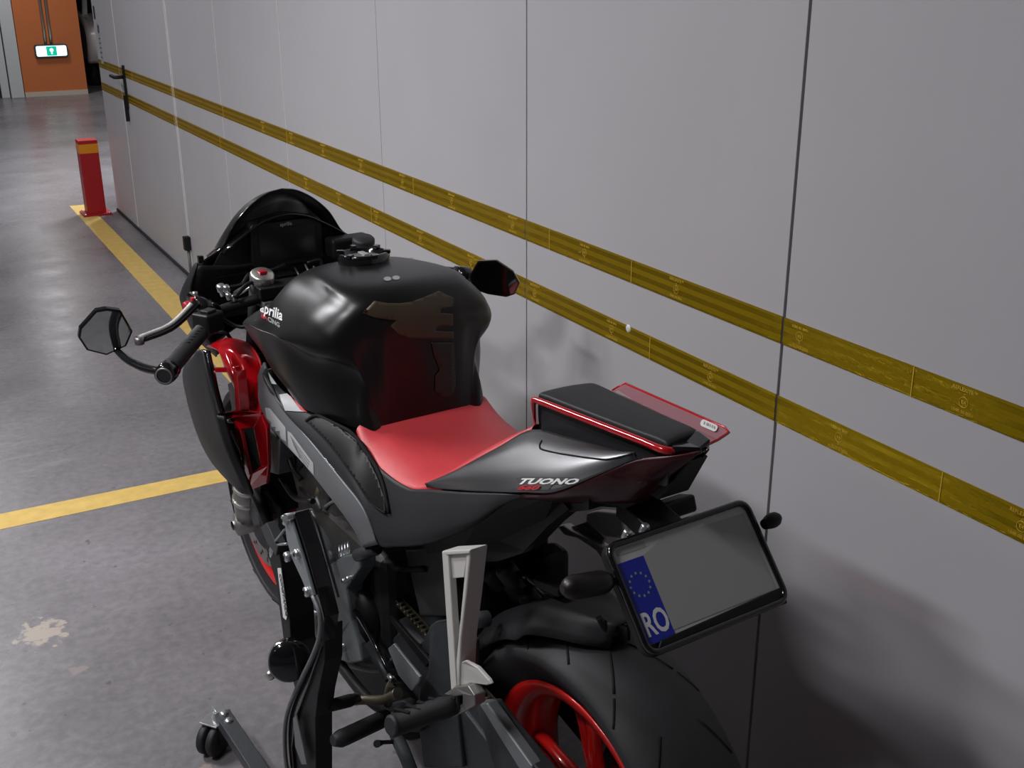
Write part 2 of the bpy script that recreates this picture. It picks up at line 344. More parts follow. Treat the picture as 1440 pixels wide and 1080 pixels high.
# floor markings
fm = MB().box((1.157, 6.08, .0006), (.125, 5.16, .0012)).build('floor_marking', 'yellow_paint'); tag(fm, 'long worn yellow painted line running beside the wall under the bike', 'floor marking')
fm = MB().prism([V(-2.0, 3.50, 0), V(1.094, 3.505, 0), V(1.094, 3.607, 0), V(-2.0, 3.64, 0)], (0, 0, .0012)).build('floor_marking', 'yellow_paint'); tag(fm, 'short bright yellow painted line crossing the floor left of the fairing', 'floor marking')

# bollard
o = empty('bollard', (1.215, 8.29, 0), 0, 'red square steel bollard with an amber band beside the far wall', 'bollard')
MB().box((0, 0, .26), (.125, .125, .51)).build('post', 'red_paint', o, bevel=.004)
MB().box((0, 0, .459), (.1275, .1275, .062)).build('reflective_band', 'amber', o)
MB().box((0, 0, .006), (.19, .19, .012)).build('base_plate', 'red_paint', o, bevel=.002)
for sx in (-1, 1):
    for sy in (-1, 1): MB().lathe((sx*.078, sy*.078, .012), (0, 0, 1), [(.008, 0), (.008, .007), (.0005, .008)], 8).build('bolt', 'steel', o)

# orange pillar with exit sign and conduits
PY = 16.5
o = empty('pillar', (2.13, PY+.4, 0), 0, 'orange painted wall pillar in the far left background', 'pillar')
MB().box((0, 0, 1.5), (.79, .8, 3.0)).build('shaft', 'orange', o)
MB().box((0, -.408, .03), (.79, .016, .06)).build('skirting', 'cream', o)
for k, dx in enumerate((-.055, .015)):
    c_ = MB().tube([(0, 0, 0), (0, 0, 2.3)], .018, 10).build('cable_conduit', 'alu'); c_.location = (2.128+dx, PY-.02, .66)
    tag(c_, ('left' if k == 0 else 'right') + ' of two thin metal conduits above the lit exit sign on the orange pillar', 'conduit', 'conduits on the orange pillar')
o = empty('exit_sign', (2.13, PY, .575), 0, 'lit white and green exit sign on the orange pillar', 'exit sign')
MB().prism([V(x, -.05, z) for x, z in rrect(.41, .165, .03)], (0, .05, 0)).build('housing', 'dark_cast', o)
MB().prism([V(x, -.060, z) for x, z in rrect(.375, .13, .02)], (0, .012, 0)).build('lit_panel', 'sign', o)
g_ = MB(); g_.box((0, -.062, 0), (.125, .004, .118)); g_.build('pictogram_field', 'sign_green', o)
g_ = MB(); g_.lathe((.0, -.066, .012), (0, 1, 0), [(.0005, 0), (.024, 0)], 16); g_.box((0, -.066, -.022), (.018, .002, .035)); g_.build('pictogram', 'sign', o)
# white frame left of pillar
dm = MB()
dm.box((1.64, PY-.02, 1.5), (.16, .10, 3.0)); dm.box((1.50, PY+.03, 1.5), (.10, .08, 3.0)); dm.box((1.33, PY+.03, 1.5), (.07, .08, 3.0)); 
tag(dm.build('door_1', 'white_trim', bevel=.006), kind='structure')
tag(MB().box((.2, PY+.1, 1.5), (2.9, .06, 3.0)).build('wall_far', 'dark_room'), kind='structure')

# parked white vehicle far behind the wall's end
o = empty('parked_car', (3.6, 18.9, 0), 0, 'sliver of a white parked car between the orange pillar and wall', 'car')
body = [[V(x, y, z) for (y, z) in prof] for x, prof in (
    (-.86, [(-1.9, .38), (-1.98, .55), (-1.95, .80), (-1.4, .95), (0, .98), (1.7, .95)]),
    (-.90, [(-1.95, .36), (-2.08, .55), (-2.05, .82), (-1.4, .97), (0, 1.0), (1.8, .97)]),
    (.0, [(-2.1, .36), (-2.2, .55), (-2.15, .84), (-1.4, 1.02), (0, 1.05), (1.9, 1.0)]),
    (.90, [(-1.95, .36), (-2.08, .55), (-2.05, .82), (-1.4, .97), (0, 1.0), (1.8, .97)]))]
patch(body, 4).build('body', 'van', o, solid=.03)
MB().prism([V(-.88, -1.9, .38), V(-.88, 1.8, .38), V(-.88, 1.8, .97), V(-.88, -1.4, .95), V(-.88, -1.92, .8)], (.05, 0, 0)).build('door', 'van', o)
MB().prism([V(-.80, -1.3, .98), V(-.80, 1.6, .98), V(-.62, 1.2, 1.42), V(-.62, -.5, 1.42)], (1.4, 0, 0)).build('cabin_glass', 'glass_dark', o)
MB().tube([(-.82, -1.35, .97), (-.64, -.5, 1.43), (-.64, 1.2, 1.43)], .035, 8).build('roof_pillar', 'van', o)
for y in (-1.25, 1.3): MB().lathe((-.86, y, .31), (1, 0, 0), [(.05, 0), (.19, .01), (.2, 0), (.3, 0), (.31, .03), (.31, .2), (.05, .2)], 28).build('wheel', 'rubber', o)
MB().box((0, -.1, .34), (1.6, 3.6, .16)).build('underbody', 'black', o)
MB().box((-.60, -2.10, .70), (.34, .06, .13)).build('tail_lamp', 'label', o, bevel=.02)
#BIKE#
# ------------------------------------------------------------------ the motorcycle
BX, BY, BA, BL = .8482, 1.2488, -.0744, .0284
RZ = math.atan2(math.cos(BA), math.sin(BA))
bike = empty('motorcycle', (BX, BY, BL), RZ, 'black and red sport motorcycle with red seat, parked beside the grey panel wall', 'motorcycle')
# bike frame: x forward from the rear axle, y to the rider's left, z up
XS = V(math.sin(BA), math.cos(BA), 0); XL = V(-math.cos(BA), math.sin(BA), 0); BO = V(BX, BY, BL)
def vray(u, v): return (CF*FPX + CR*(u-720) + CU*(540-v)).normalized()
def toB(p): q = p-BO; return V(q.dot(XS), q.dot(XL), q.z)
CB = toB(CC)
def vb(u, v): d = vray(u, v); return V(d.dot(XS), d.dot(XL), d.z)
def K(u, v, l): d = vb(u, v); return CB + d*((l-CB.y)/d.y)      # point at sideways offset l
def Ks(u, v, s): d = vb(u, v); return CB + d*((s-CB.x)/d.x)     # point in a cross plane
def Kz(u, v, z): d = vb(u, v); return CB + d*((z-CB.z)/d.z)     # point at a height
def KL(pts): return [K(*p) for p in pts]
def S(name, pts, th, m, parent=bike, mirror=False, bevel=.0015):
    P = KL(pts); o = slab(name, P, (0, -th, 0), m, parent, bevel)
    if mirror: slab(name, mir(P), (0, th, 0), m, parent, bevel)
    return o
from mathutils.bvhtree import BVHTree
from mathutils.geometry import delaunay_2d_cdt
def bvh_of(mb): return BVHTree.FromPolygons([tuple(v) for v in mb.v], mb.f)
def decal(name, poly, bvh, m, parent, off=.0009, step=6.0, th=0.0, holes=()):
    """thin film laid on a curved surface, outlined by the view rays through poly"""
    vs = []; es = []
    def ring(pl):
        b = len(vs); k = 0
        for i, p in enumerate(pl):
            q = pl[(i+1) % len(pl)]; L = math.hypot(q[0]-p[0], q[1]-p[1]); n = max(1, int(L/step))
            for j in range(n): vs.append(Vector((p[0]+(q[0]-p[0])*j/n, p[1]+(q[1]-p[1])*j/n))); k += 1
        for i in range(k): es.append((b+i, b+(i+1) % k))
    ring(poly)
    def inside(x, y):
        c = False
        for i in range(len(poly)):
            a, b = poly[i], poly[i-1]
            if (a[1] > y) != (b[1] > y) and x < (b[0]-a[0])*(y-a[1])/(b[1]-a[1])+a[0]: c = not c
        return c
    x0, x1 = min(p[0] for p in poly), max(p[0] for p in poly); y0, y1 = min(p[1] for p in poly), max(p[1] for p in poly)
    x = x0+step/2
    while x < x1:
        y = y0+step/2
        while y < y1:
            if inside(x, y): vs.append(Vector((x, y)))
            y += step
        x += step
    r = delaunay_2d_cdt(vs, es, [], 1, .01)
    P = []; ok = []
    for q in r[0]:
        hit, nrm, _, _ = bvh.ray_cast(CB, vb(q.x, q.y))
        ok.append(hit is not None)
        if hit is None: P.append(V(0, 0, 0)); continue
        if nrm.dot(vb(q.x, q.y)) > 0: nrm = -nrm
        P.append(hit+nrm*off)
    fs = [f for f in r[2] if all(ok[i] for i in f) and max((P[f[i]]-P[f[i-1]]).length for i in range(3)) < .08]
    mb = MB().add(P, fs, 0, True); used = sorted({i for f in fs for i in f}); mp = {a: b for b, a in enumerate(used)}
    mb.v = [mb.v[i] for i in used]; mb.f = [[mp[i] for i in f] for f in mb.f]
    o = mb.build(name, m, parent)
    if th: q = o.modifiers.new('solid', 'SOLIDIFY'); q.thickness = th; q.offset = 0
    return o
def decal_text(body, name, bvh, m, parent, px, xd, yd, size, off=.0014, bold=0.0, shear=0.0):
    c = bpy.data.curves.new(name, 'FONT'); c.body = body; c.size = size; c.shear = shear; c.offset = bold; c.resolution_u = 2
    t = bpy.data.objects.new(name, c); COL.objects.link(t); dg = bpy.context.evaluated_depsgraph_get()
    me = bpy.data.meshes.new_from_object(t.evaluated_get(dg)); COL.objects.unlink(t); bpy.data.objects.remove(t)
    bad = set()
    for i, v in enumerate(me.vertices):
        u_ = px[0]+xd[0]*v.co.x+yd[0]*v.co.y; v_ = px[1]+xd[1]*v.co.x+yd[1]*v.co.y
        hit, nrm, _, _ = bvh.ray_cast(CB, vb(u_, v_))
        if hit is None: bad.add(i); continue
        if nrm.dot(vb(u_, v_)) > 0: nrm = -nrm
        v.co = hit+nrm*off
    if bad:
        bm = bmesh.new(); bm.from_mesh(me); bm.verts.ensure_lookup_table(); bmesh.ops.delete(bm, geom=[bm.verts[i] for i in bad], context='VERTS'); bm.to_mesh(me); bm.free()
    me.materials.clear(); me.materials.append(M[m]); o = bpy.data.objects.new(name, me); COL.objects.link(o); o.parent = parent; return o

# ---- fuel tank
TR = [
 [(.985, 0, .955), (.985, .06, .955), (.985, .10, .95), (.985, .14, .945), (.975, .175, .937), (.965, .198, .928), (.963, .1985, .919), (.94, .185, .885), (.92, .16, .86)],
 [(.93, 0, 1.020), (.93, .06, 1.018), (.93, .10, 1.000), (.925, .130, .984), (.905, .172, .966), (.89, .208, .942), (.888, .208, .934), (.87, .197, .885), (.86, .17, .84)],
 [(.86, 0, 1.052), (.86, .075, 1.047), (.86, .118, 1.034), (.855, .152, 1.012), (.84, .184, .984), (.825, .213, .951), (.824, .213, .943), (.81, .206, .88), (.80, .18, .83)],
 [(.76, 0, 1.064), (.76, .095, 1.058), (.76, .128, 1.042), (.755, .158, 1.020), (.745, .186, .992), (.735, .211, .960), (.734, .210, .952), (.72, .206, .885), (.71, .185, .82)],
 [(.66, 0, 1.066), (.66, .110, 1.060), (.66, .138, 1.042), (.66, .162, 1.022), (.655, .182, .998), (.65, .198, .960), (.65, .176, .925), (.65, .174, .87), (.64, .158, .815)],
 [(.60, 0, 1.060), (.60, .095, 1.052), (.60, .13, 1.030), (.605, .155, 1.005), (.605, .168, .980), (.605, .168, .950), (.61, .140, .920), (.61, .142, .865), (.60, .143, .812)],
 [(.568, 0, 1.035), (.57, .07, 1.027), (.575, .10, 1.008), (.58, .125, .985), (.585, .138, .962), (.585, .134, .935), (.59, .124, .910), (.59, .130, .860), (.58, .134, .812)],
 [(.556, 0, .990), (.56, .06, .982), (.565, .085, .968), (.575, .105, .950), (.58, .118, .932), (.58, .120, .912), (.58, .119, .888), (.575, .128, .850), (.57, .132, .812)],
 [(.556, 0, .90), (.56, .05, .90), (.562, .075, .895), (.567, .092, .885), (.57, .102, .875), (.57, .106, .865), (.568, .110, .85), (.56, .115, .83), (.555, .118, .805)],
 [(.560, 0, .81), (.56, .045, .81), (.56, .065, .81), (.56, .080, .81), (.56, .090, .81), (.56, .095, .81), (.556, .100, .81), (.553, .105, .805), (.55, .11, .80)],
]
tk = patch(TR, 5, mirror=True); tank = tk.build('fuel_tank', 'tank', bike); tkb = bvh_of(tk)
# filler cap
fc = V(.80, 0, 1.064); fm_ = MB()
fm_.lathe(fc, (.05, 0, 1), [(.050, -.012), (.052, .008), (.049, .015), (.044, .016), (.041, .010), (.038, .004)], 40)
for k in range(6):
    a = k*PI/3; fm_.box(fc+V(math.cos(a)*.046, math.sin(a)*.046, .016), (.014, .010, .007), Matrix.Rotation(a, 3, 'Z'))
cap = fm_.build('filler_cap', 'black_gloss', tank, bevel=.001)
MB().lathe(fc, (.05, 0, 1), [(.0003, .009), (.028, .009), (.030, .006), (.038, .005), (.038, .0)], 32).build('cap_insert', 'alu_dark', cap)
MB().box(fc+V(0, 0, .012), (.03, .012, .004)).build('lock_cover', 'alu', cap, bevel=.001)
for u_, v_ in ((545, 392.5), (557, 391)): decal('tank_badge', [(u_+5.5*math.cos(t*PI/6), v_+3*math.sin(t*PI/6)) for t in range(12)], tkb, 'grey_print', tank)
# smoked grip pads
decal('grip_pad', [(510, 440), (526, 424), (545, 427), (562, 427), (578, 425), (597, 418), (616, 410), (637, 419), (636, 431), (619, 434), (618, 440), (636, 441), (636, 458), (612, 461), (612, 465), (637, 466), (637, 476), (604, 476), (575, 475), (560, 470), (549, 458), (557, 450), (543, 449), (528, 447)], tkb, 'pad', tank, off=.0018, th=.002)
decal('grip_pad', [(606, 481), (638, 481), (639, 510), (640, 540), (636, 556), (620, 558), (611, 550), (612, 528), (618, 520), (610, 500)], tkb, 'pad_dark', tank, off=.0018, th=.002)
# tank lettering
decal_text('aprilia', 'maker_lettering', tkb, 'white', tank, (366, 438), (.52, .22), (.12, -.80), 25, bold=.5)
decal_text('RA', 'racing_lettering', tkb, 'red_print', tank, (368, 446.5), (.62, .34), (-.05, -.85), 11, bold=.3)
decal_text('CING', 'racing_lettering', tkb, 'grey_print', tank, (377.5, 451.5), (.62, .36), (-.05, -.85), 11, bold=.3)

# ---- rider seat
SE = KL([(501, 601, .14), (514, 633, .146), (543, 664, .147), (574, 682, .142), (601, 681, .132), (650, 653, .112), (700, 627, .085), (747, 603, .055)])
cz = [.002, .014, .018, .016, .016, .016, .014, .006]
rows = []
for e, c in zip(SE, cz):
    rows.append([(e.x, 0, e.z+c), (e.x, e.y*.35, e.z+c), (e.x, e.y*.7, e.z+c*.8), (e.x, e.y*.92, e.z+.004), (e.x, e.y, e.z-.006), (e.x, e.y-.004, e.z-.022)])
seat_mb = patch(rows, 5, mirror=True); seat = seat_mb.build('rider_seat', 'red_seat', bike)
patch([[(e.x, e.y-.006, e.z-.018), (e.x, e.y*.5, e.z-.05), (e.x, 0, e.z-.055), (e.x, -e.y*.5, e.z-.05), (e.x, -e.y+.006, e.z-.018)] for e in SE], 3).build('seat_base', 'black', bike)

# ---- seat cowl with red trim
fL, fR_, rL_, rR_ = Kz(757, 553, 1.012), Kz(835, 538.5, 1.012), Kz(940, 624, 1.022), Kz(984, 607, 1.022)
def crow(t, dz=0.0, w=1.0, dn=.065):
    L_, R_ = fL.lerp(rL_, t), fR_.lerp(rR_, t); c = (L_+R_)/2; L_ = c+(L_-c)*w; R_ = c+(R_-c)*w; z_ = V(0, 0, 1)
    q = [c+(L_-c)*.90-z_*dn, c+(L_-c)*.92-z_*.03, c+(L_-c)*.98-z_*.012, L_-z_*.001, L_.lerp(R_, .08)+z_*.0025, L_.lerp(R_, .3)+z_*.004, c+z_*.0045, L_.lerp(R_, .7)+z_*.004, L_.lerp(R_, .92)+z_*.0025, R_-z_*.001, c+(R_-c)*1.04-z_*.012, c+(R_-c)*1.02-z_*.03, c+(R_-c)*1.0-z_*dn]
    return [tuple(p+V(0, 0, dz)) for p in q]
cwr = [crow(0, -.07, .9, .01), crow(-.012, -.03, .95, .03), crow(0, -.006, .98), crow(.03), crow(.25), crow(.5), crow(.75), crow(.97), crow(1.0, -.012, .95, .04)]
cowl = patch(cwr, 4).build('seat_cowl', 'black_matte', bike)
def trim_pt(t): L_, R_ = fL.lerp(rL_, t), fR_.lerp(rR_, t); c = (L_+R_)/2; return c+(L_-c)*1.13-V(0, 0, .0085)
tl = [Kz(753, 600, .945), Kz(751.5, 585, .972), trim_pt(0)+V(.001, .001, -.004), trim_pt(.03), trim_pt(.25), trim_pt(.5), trim_pt(.8), trim_pt(1.0), Kz(962, 630, 1.010)]
tube('cowl_trim', tl, [.0022, .0028, .0044, .0050, .0056, .0056, .0056, .0056, .0045], 'red_gloss', cowl, 10)
tR = [fR_.lerp(rR_, t)+V(0, -.007, -.012) for t in (.0, .3, .6, 1)]; tube('cowl_trim', tR, .0045, 'red_gloss', cowl, 8)
slab('tail_end_cap', [K(930, 606, .0), K(945, 599, -.02), K(985, 606, -.03), K(1000, 617, -.02), K(985, 632, .0), K(945, 628, .03)], (0, 0, -.010), 'black_gloss', bike, .003)
wing = slab('tinted_wing', [K(862, 549, -.08), K(868, 545, -.095), K(880, 539.5, -.10), K(1019, 601, -.105), K(1025, 608, -.10), K(1010, 618, -.085), K(975, 634, -.02), V(.09, -.03, .982)], (0, 0, -.003), 'acrylic', bike)
wp = [K(862, 549, -.08), K(868, 545, -.095), K(880, 539.5, -.10), K(1019, 601, -.105), K(1025, 608, -.10), K(1010, 618, -.085), K(980, 633, -.02)]
tube('red_edge', wp, .0022, 'red_gloss', wing, 6, sub=1)
wb = MB().add([p+V(0, 0, .0005) for p in [K(862, 549, -.08), K(880, 539.5, -.10), K(1019, 601, -.105), K(1010, 618, -.085), K(975, 634, -.02), V(.09, -.03, .982)]], [[0, 1, 2, 3, 4, 5]]); wbb = bvh_of(wb)
c0, s0 = math.cos(.42), math.sin(.42)
decal('sticker', [(997+x*c0-y*s0, 600+x*s0+y*c0) for x, y in rrect(25, 10, 4)], wbb, 'white_hi', wing, off=.002, step=4)
for k, (a_, b_) in enumerate(((-8, 2.2), (-4, 2.5), (-1.2, 1.6), (1.4, 1.6), (4.4, 2.2), (7.6, 2.4))): decal('sticker_print', [(997+x*c0-y*s0, 600+x*s0+y*c0) for x, y in ((a_, -2), (a_+b_*.45, -2), (a_+b_*.8, 2), (a_+b_*.2, 2))], wbb, 'grey_print', wing, off=.003, step=3)

# ---- tail panels
Tt = KL([(601, 684, .140), (650, 656, .116), (700, 629, .090), (748, 604, .060), (800, 615, .060), (850, 628, .056), (896, 641, .050)])
Tb = KL([(603, 686, .142), (640, 689, .142), (690, 691.5, .138), (740, 692, .130), (781, 691, .118), (840, 668, .088), (895, 645, .056)])
r1 = [a.lerp(b, .33)+V(0, .004, .008) for a, b in zip(Tt, Tb)]; r2 = [a.lerp(b, .68)+V(0, .006, .007) for a, b in zip(Tt, Tb)]
rA = [Tt, r1, r2, Tb]
tp = patch([[tuple(p) for p in r] for r in rA], 6); tpo = tp.build('tail_panel', 'tail', bike, solid=.003); tpb = bvh_of(tp)
patch([mir(r) for r in rA], 6).build('tail_panel', 'tail', bike, solid=.003)
def line_decal(name, pts, bvh, m, parent, r=.0012, off=.0003, sub=4):
    out = []
    for p in curve([V(a, b, 0) for a, b in pts], sub):
        hit, nrm, _, _ = bvh.ray_cast(CB, vb(p.x, p.y))
        if hit is not None:
            if nrm.dot(vb(p.x, p.y)) > 0: nrm = -nrm
            out.append(hit+nrm*off)
    return MB().tube(out, r, 6).build(name, m, parent)
line_decal('panel_gap', [(762, 620), (759, 628), (765, 633), (800, 640), (845, 646), (862, 645), (890, 638)], tpb, 'groove', tpo, .0014)
decal('lettering_backing', [(725, 673), (735, 670.5), (808, 671), (800, 681), (778, 681), (772, 689), (727, 689), (731, 681)], tpb, 'dark_print', tpo, off=.0008, step=4)
decal_text('TUONO', 'model_lettering', tpb, 'white', tpo, (727, 681), (2.02, .0), (.55, -1.0), 11.0, off=.0016, bold=.45, shear=.3)
decal_text('660', 'number_lettering', tpb, 'red_print', tpo, (728, 689.3), (2.0, .02), (.55, -1.0), 9.5, off=.0030, bold=.45, shear=.3)
Lt = KL([(735, 694, .125), (782, 692, .114), (840, 669, .086), (895, 646, .054), (945, 640, .030), (985, 634, .006)])
Lb = KL([(745, 700, .110), (790, 704, .095), (835, 706, .075), (870, 706, .055), (890, 705, .040), (906, 702, .022)])
rL = [Lt, [a.lerp(b, .5)+V(0, .006, 0) for a, b in zip(Lt, Lb)], Lb]
patch([[tuple(p) for p in r] for r in rL], 5).build('lower_tail_panel', 'red_dark', bike, solid=.003)
patch([mir(r) for r in rL], 5).build('lower_tail_panel', 'red_dark', bike, solid=.003)
slab('tail_light', [V(-.178, .010, 1.00), V(-.178, -.022, 1.00), V(-.135, -.030, .93), V(-.135, .025, .93)], (.02, 0, 0), 'brown_lens', bike, .002)
slab('tail_core', [K(975, 640, .0), K(905, 702, .0), K(800, 705, .0), K(800, 660, .0), K(900, 630, .0)], (0, -.03, 0), 'red_dark', bike, .002)
# subframe / undertail tray
slab('undertail', [V(.52, 0, .72), V(.30, 0, .74), V(.10, 0, .82), V(-.06, 0, .90), V(-.06, 0, .92), V(.10, 0, .875), V(.35, 0, .775), V(.52, 0, .77)], (0, .085, 0), 'black', bike)
slab('undertail', [V(.52, 0, .72), V(.30, 0, .74), V(.10, 0, .82), V(-.06, 0, .90), V(-.06, 0, .92), V(.10, 0, .875), V(.35, 0, .775), V(.52, 0, .77)], (0, -.060, 0), 'black', bike)
# plastic skirt below the panel
S('undertail_skirt', [(590, 755, .10), (670, 735, .12), (705, 700, .125), (780, 697, .11), (905, 703, .03), (880, 715, .04), (830, 712, .06), (800, 715, .07), (785, 730, .075), (760, 748, .08), (745, 775, .085), (735, 778, .09), (700, 790, .095), (680, 790, .10), (650, 775, .10), (600, 780, .10)], .02, 'black', mirror=False)
slab('fender_bracket', [K(690, 705, .09), K(790, 705, .09), K(800, 716, .09), K(770, 740, .09), K(740, 772, .09), K(690, 790, .09)], (0, -.03, 0), 'black', bike)

# ---- side cover and its raised insert
Ct = KL([(376, 517, .175), (398, 549, .175), (449, 583, .168), (497, 609, .153), (514, 637, .150), (544, 667, .150), (575, 686, .146), (601, 688, .144), (650, 692, .142), (700, 694, .138), (745, 697, .122)])
Cb = KL([(374, 527, .188), (402, 580, .193), (440, 625, .193), (480, 675, .190), (510, 715, .186), (531, 765, .182), (560, 769, .172), (597, 766, .162), (632, 755, .150), (672, 737, .140), (706, 712, .124)])
rC = [Ct, [a.lerp(b, .35)+V(0, .006, .002) for a, b in zip(Ct, Cb)], [a.lerp(b, .75)+V(0, .008, 0) for a, b in zip(Ct, Cb)], Cb]
cvm = patch([[tuple(p) for p in r] for r in rC], 6); cv = cvm.build('side_cover', 'black_matte', bike, solid=.004); cvb = bvh_of(cvm)
patch([[V(p.x, -p.y*.84, p.z-.012) for p in r] for r in rC], 6).build('side_cover', 'black_matte', bike, solid=.004)
ins = decal('cover_insert', [(436, 594), (446, 589), (461, 590), (480, 603), (503, 622), (520, 645), (534, 673), (543, 700), (545, 722), (530, 712), (516, 697), (497, 668), (474, 636), (455, 613)], cvb, 'black', cv, off=.003, th=.004, step=4)
line_decal('insert_groove', [(432, 593), (444, 586), (464, 587), (485, 601), (508, 622), (526, 648), (540, 680), (549, 722)], cvb, 'groove', cv, .0034, off=.003)
line_decal('insert_groove', [(436, 595), (455, 614), (475, 637), (497, 668), (516, 697), (530, 712), (545, 722)], cvb, 'groove', cv, .0018, off=.0045)
line_decal('cover_edge_highlight', [(414, 600), (450, 636), (482, 676), (512, 722), (531, 762)], cvb, 'black_gloss', cv, .0018)  # thin gloss bead added to draw the panel highlight along the edge
decal('decal_white', [(393, 556), (404, 554), (432, 580), (402, 578)], cvb, 'label', cv, off=.002)
decal('decal_red', [(403, 551), (410, 554), (436, 577), (433, 581), (424, 578)], cvb, 'red_print', cv, off=.003)
decal('decal_white', [(377, 524), (389, 541), (381, 540)], cvb, 'white', cv)

# ---- frame spar
Ft = KL([(371, 509, .172), (380, 540, .185), (402, 578, .193), (440, 624, .195), (480, 674, .192), (510, 714, .188), (531, 766, .184)])
Fb = KL([(365, 540, .178), (368, 575, .188), (395, 617, .197), (430, 655, .200), (472, 708, .197), (498, 744, .192), (513, 770, .186)])
rF = [Ft, [a.lerp(b, .3)+V(0, .006, 0) for a, b in zip(Ft, Fb)], [a.lerp(b, .7)+V(0, .007, 0) for a, b in zip(Ft, Fb)], Fb, [b+V(0, -.03, 0) for b in Fb]]
spm = patch([[tuple(p) for p in r] for r in rF], 6); sp_ = spm.build('frame_spar', 'grey_frame', bike, solid=.006); spb = bvh_of(spm)
patch([[V(p.x, -p.y*.84, p.z-.012) for p in r] for r in rF], 6).build('frame_spar', 'grey_frame', bike, solid=.006)
lab1 = decal('warning_label', [(373, 573), (380, 574), (402, 601), (403, 621), (390, 612), (377, 595)], spb, 'label', sp_)
lab2 = decal('warning_label', [(405, 606), (410, 609), (441, 651), (442, 668), (406, 628)], spb, 'label', sp_)
for i in range(5):
    line_decal('label_print', [(409+i*1.2, 613+i*3), (436-i*1.0, 650+i*3.2)], spb, 'dark_print', lab2, .0004, .0012)
S('frame_leg', [(372, 598, .168), (393, 618, .168), (390, 668, .165), (375, 664, .165), (366, 640, .165)], .04, 'grey_frame', mirror=True, bevel=.004)

# ---- side fairing (red) with black outer blade
def both(name, pts, th, m, bevel=.0015): return S(name, pts, th, m, bevel=bevel, mirror=True)
fair = empty('side_fairing', (0, 0, 0)); fair.parent = bike
fr_ = empty('side_fairing', (0, 0, 0)); fr_.parent = bike
def fpart(name, pts, th, m, bevel=.0015):
    P = KL(pts); slab(name, P, (0, -th, 0), m, fair, bevel); slab(name, mir(P), (0, th, 0), m, fr_, bevel)
upR = [KL([(290, 487, .205), (318, 475, .19), (346, 482, .175), (360, 497, .172), (366, 512, .176)]),
       KL([(306, 493, .21), (322, 496, .20), (340, 510, .185), (356, 520, .18), (369, 535, .182)]),
       KL([(317, 521, .222), (328, 523, .222), (341, 535, .20), (354, 550, .19), (368, 558, .186)]),
       KL([(330, 548, .225), (335, 550, .224), (345, 560, .205), (354, 570, .197), (366, 572, .192)]),
       KL([(333, 577, .228), (338, 578, .226), (347, 581, .215), (356, 581, .207), (367, 581, .198)])]
for p_, a_ in ((fair, upR), (fr_, [mir(r) for r in upR])): patch([[tuple(q) for q in r] for r in a_], 5).build('upper_panel', 'red_gloss', p_, solid=.004)
fpart('cross_bar', [(294, 518, .235), (330, 516, .215), (333, 524, .215), (296, 524, .235)], .012, 'red_gloss')
fpart('inner_strip', [(328, 522, .232), (333, 522, .232), (338, 577, .235), (331, 578, .235)], .02, 'red_gloss')
fpart('inner_strip', [(320, 540, .20), (329, 535, .20), (334, 575, .205), (326, 577, .205)], .02, 'red_dark')
fpart('lower_bar', [(308, 582, .245), (333, 577, .235), (367, 580, .20), (366, 586, .20), (335, 586, .232), (311, 592, .245)], .012, 'red_gloss')
fpart('lower_panel_top', [(322, 590, .238), (335, 585, .23), (367, 583, .20), (357, 601, .205), (338, 604, .225)], .008, 'red_gloss')
fpart('lower_panel_rear', [(356, 600, .205), (367, 583, .20), (375, 602, .195), (377, 655, .19), (367, 656, .195)], .008, 'red_gloss')
fpart('lower_panel_front', [(328, 592, .235), (338, 604, .225), (351, 668, .215), (347, 684, .212), (338, 640, .22)], .008, 'red_gloss')
fpart('lower_panel_bottom', [(351, 668, .212), (367, 655, .197), (377, 655, .19), (374, 680, .19), (346, 692, .207), (342, 688, .21)], .008, 'red_gloss')
fpart('duct_liner', [(311, 594, .21), (334, 596, .19), (370, 590, .17), (372, 672, .16), (346, 688, .19), (332, 666, .21)], .01, 'black')
fpart('duct_rail', [(322, 606, .225), (325, 606, .225), (339, 636, .222), (338, 640, .222)], .004, 'grey_frame')
bo = KL([(277, 495, .262), (257, 520, .262), (262, 560, .262), (276, 608, .258), (292, 642, .252), (312, 668, .246), (334, 689, .238), (344, 694, .232)])
bi = KL([(285, 491, .268), (291, 520, .272), (297, 550, .272), (306, 583, .268), (315, 615, .262), (326, 645, .254), (340, 677, .244), (346, 692, .236)])
bR = [bo, [a.lerp(b, .45)+V(0, .008, 0) for a, b in zip(bo, bi)], bi]
for p_, a_, sg in ((fair, bR, 1), (fr_, [mir(r) for r in bR], -1)):
    patch([[tuple(q) for q in r] for r in a_], 5).build('outer_blade', 'black_matte', p_, solid=.004)
    e = a_[2]; patch([[tuple(q) for q in e[:4]], [tuple(q+V(-.010, -.004*sg, 0)) for q in e[:4]]], 5).build('blade_edge', 'black_gloss', p_, solid=.012)
    patch([[tuple(q) for q in e[3:]], [tuple(q+V(-.016, -.012*sg, 0)) for q in e[3:]]], 5).build('blade_edge', 'black', p_, solid=.006)

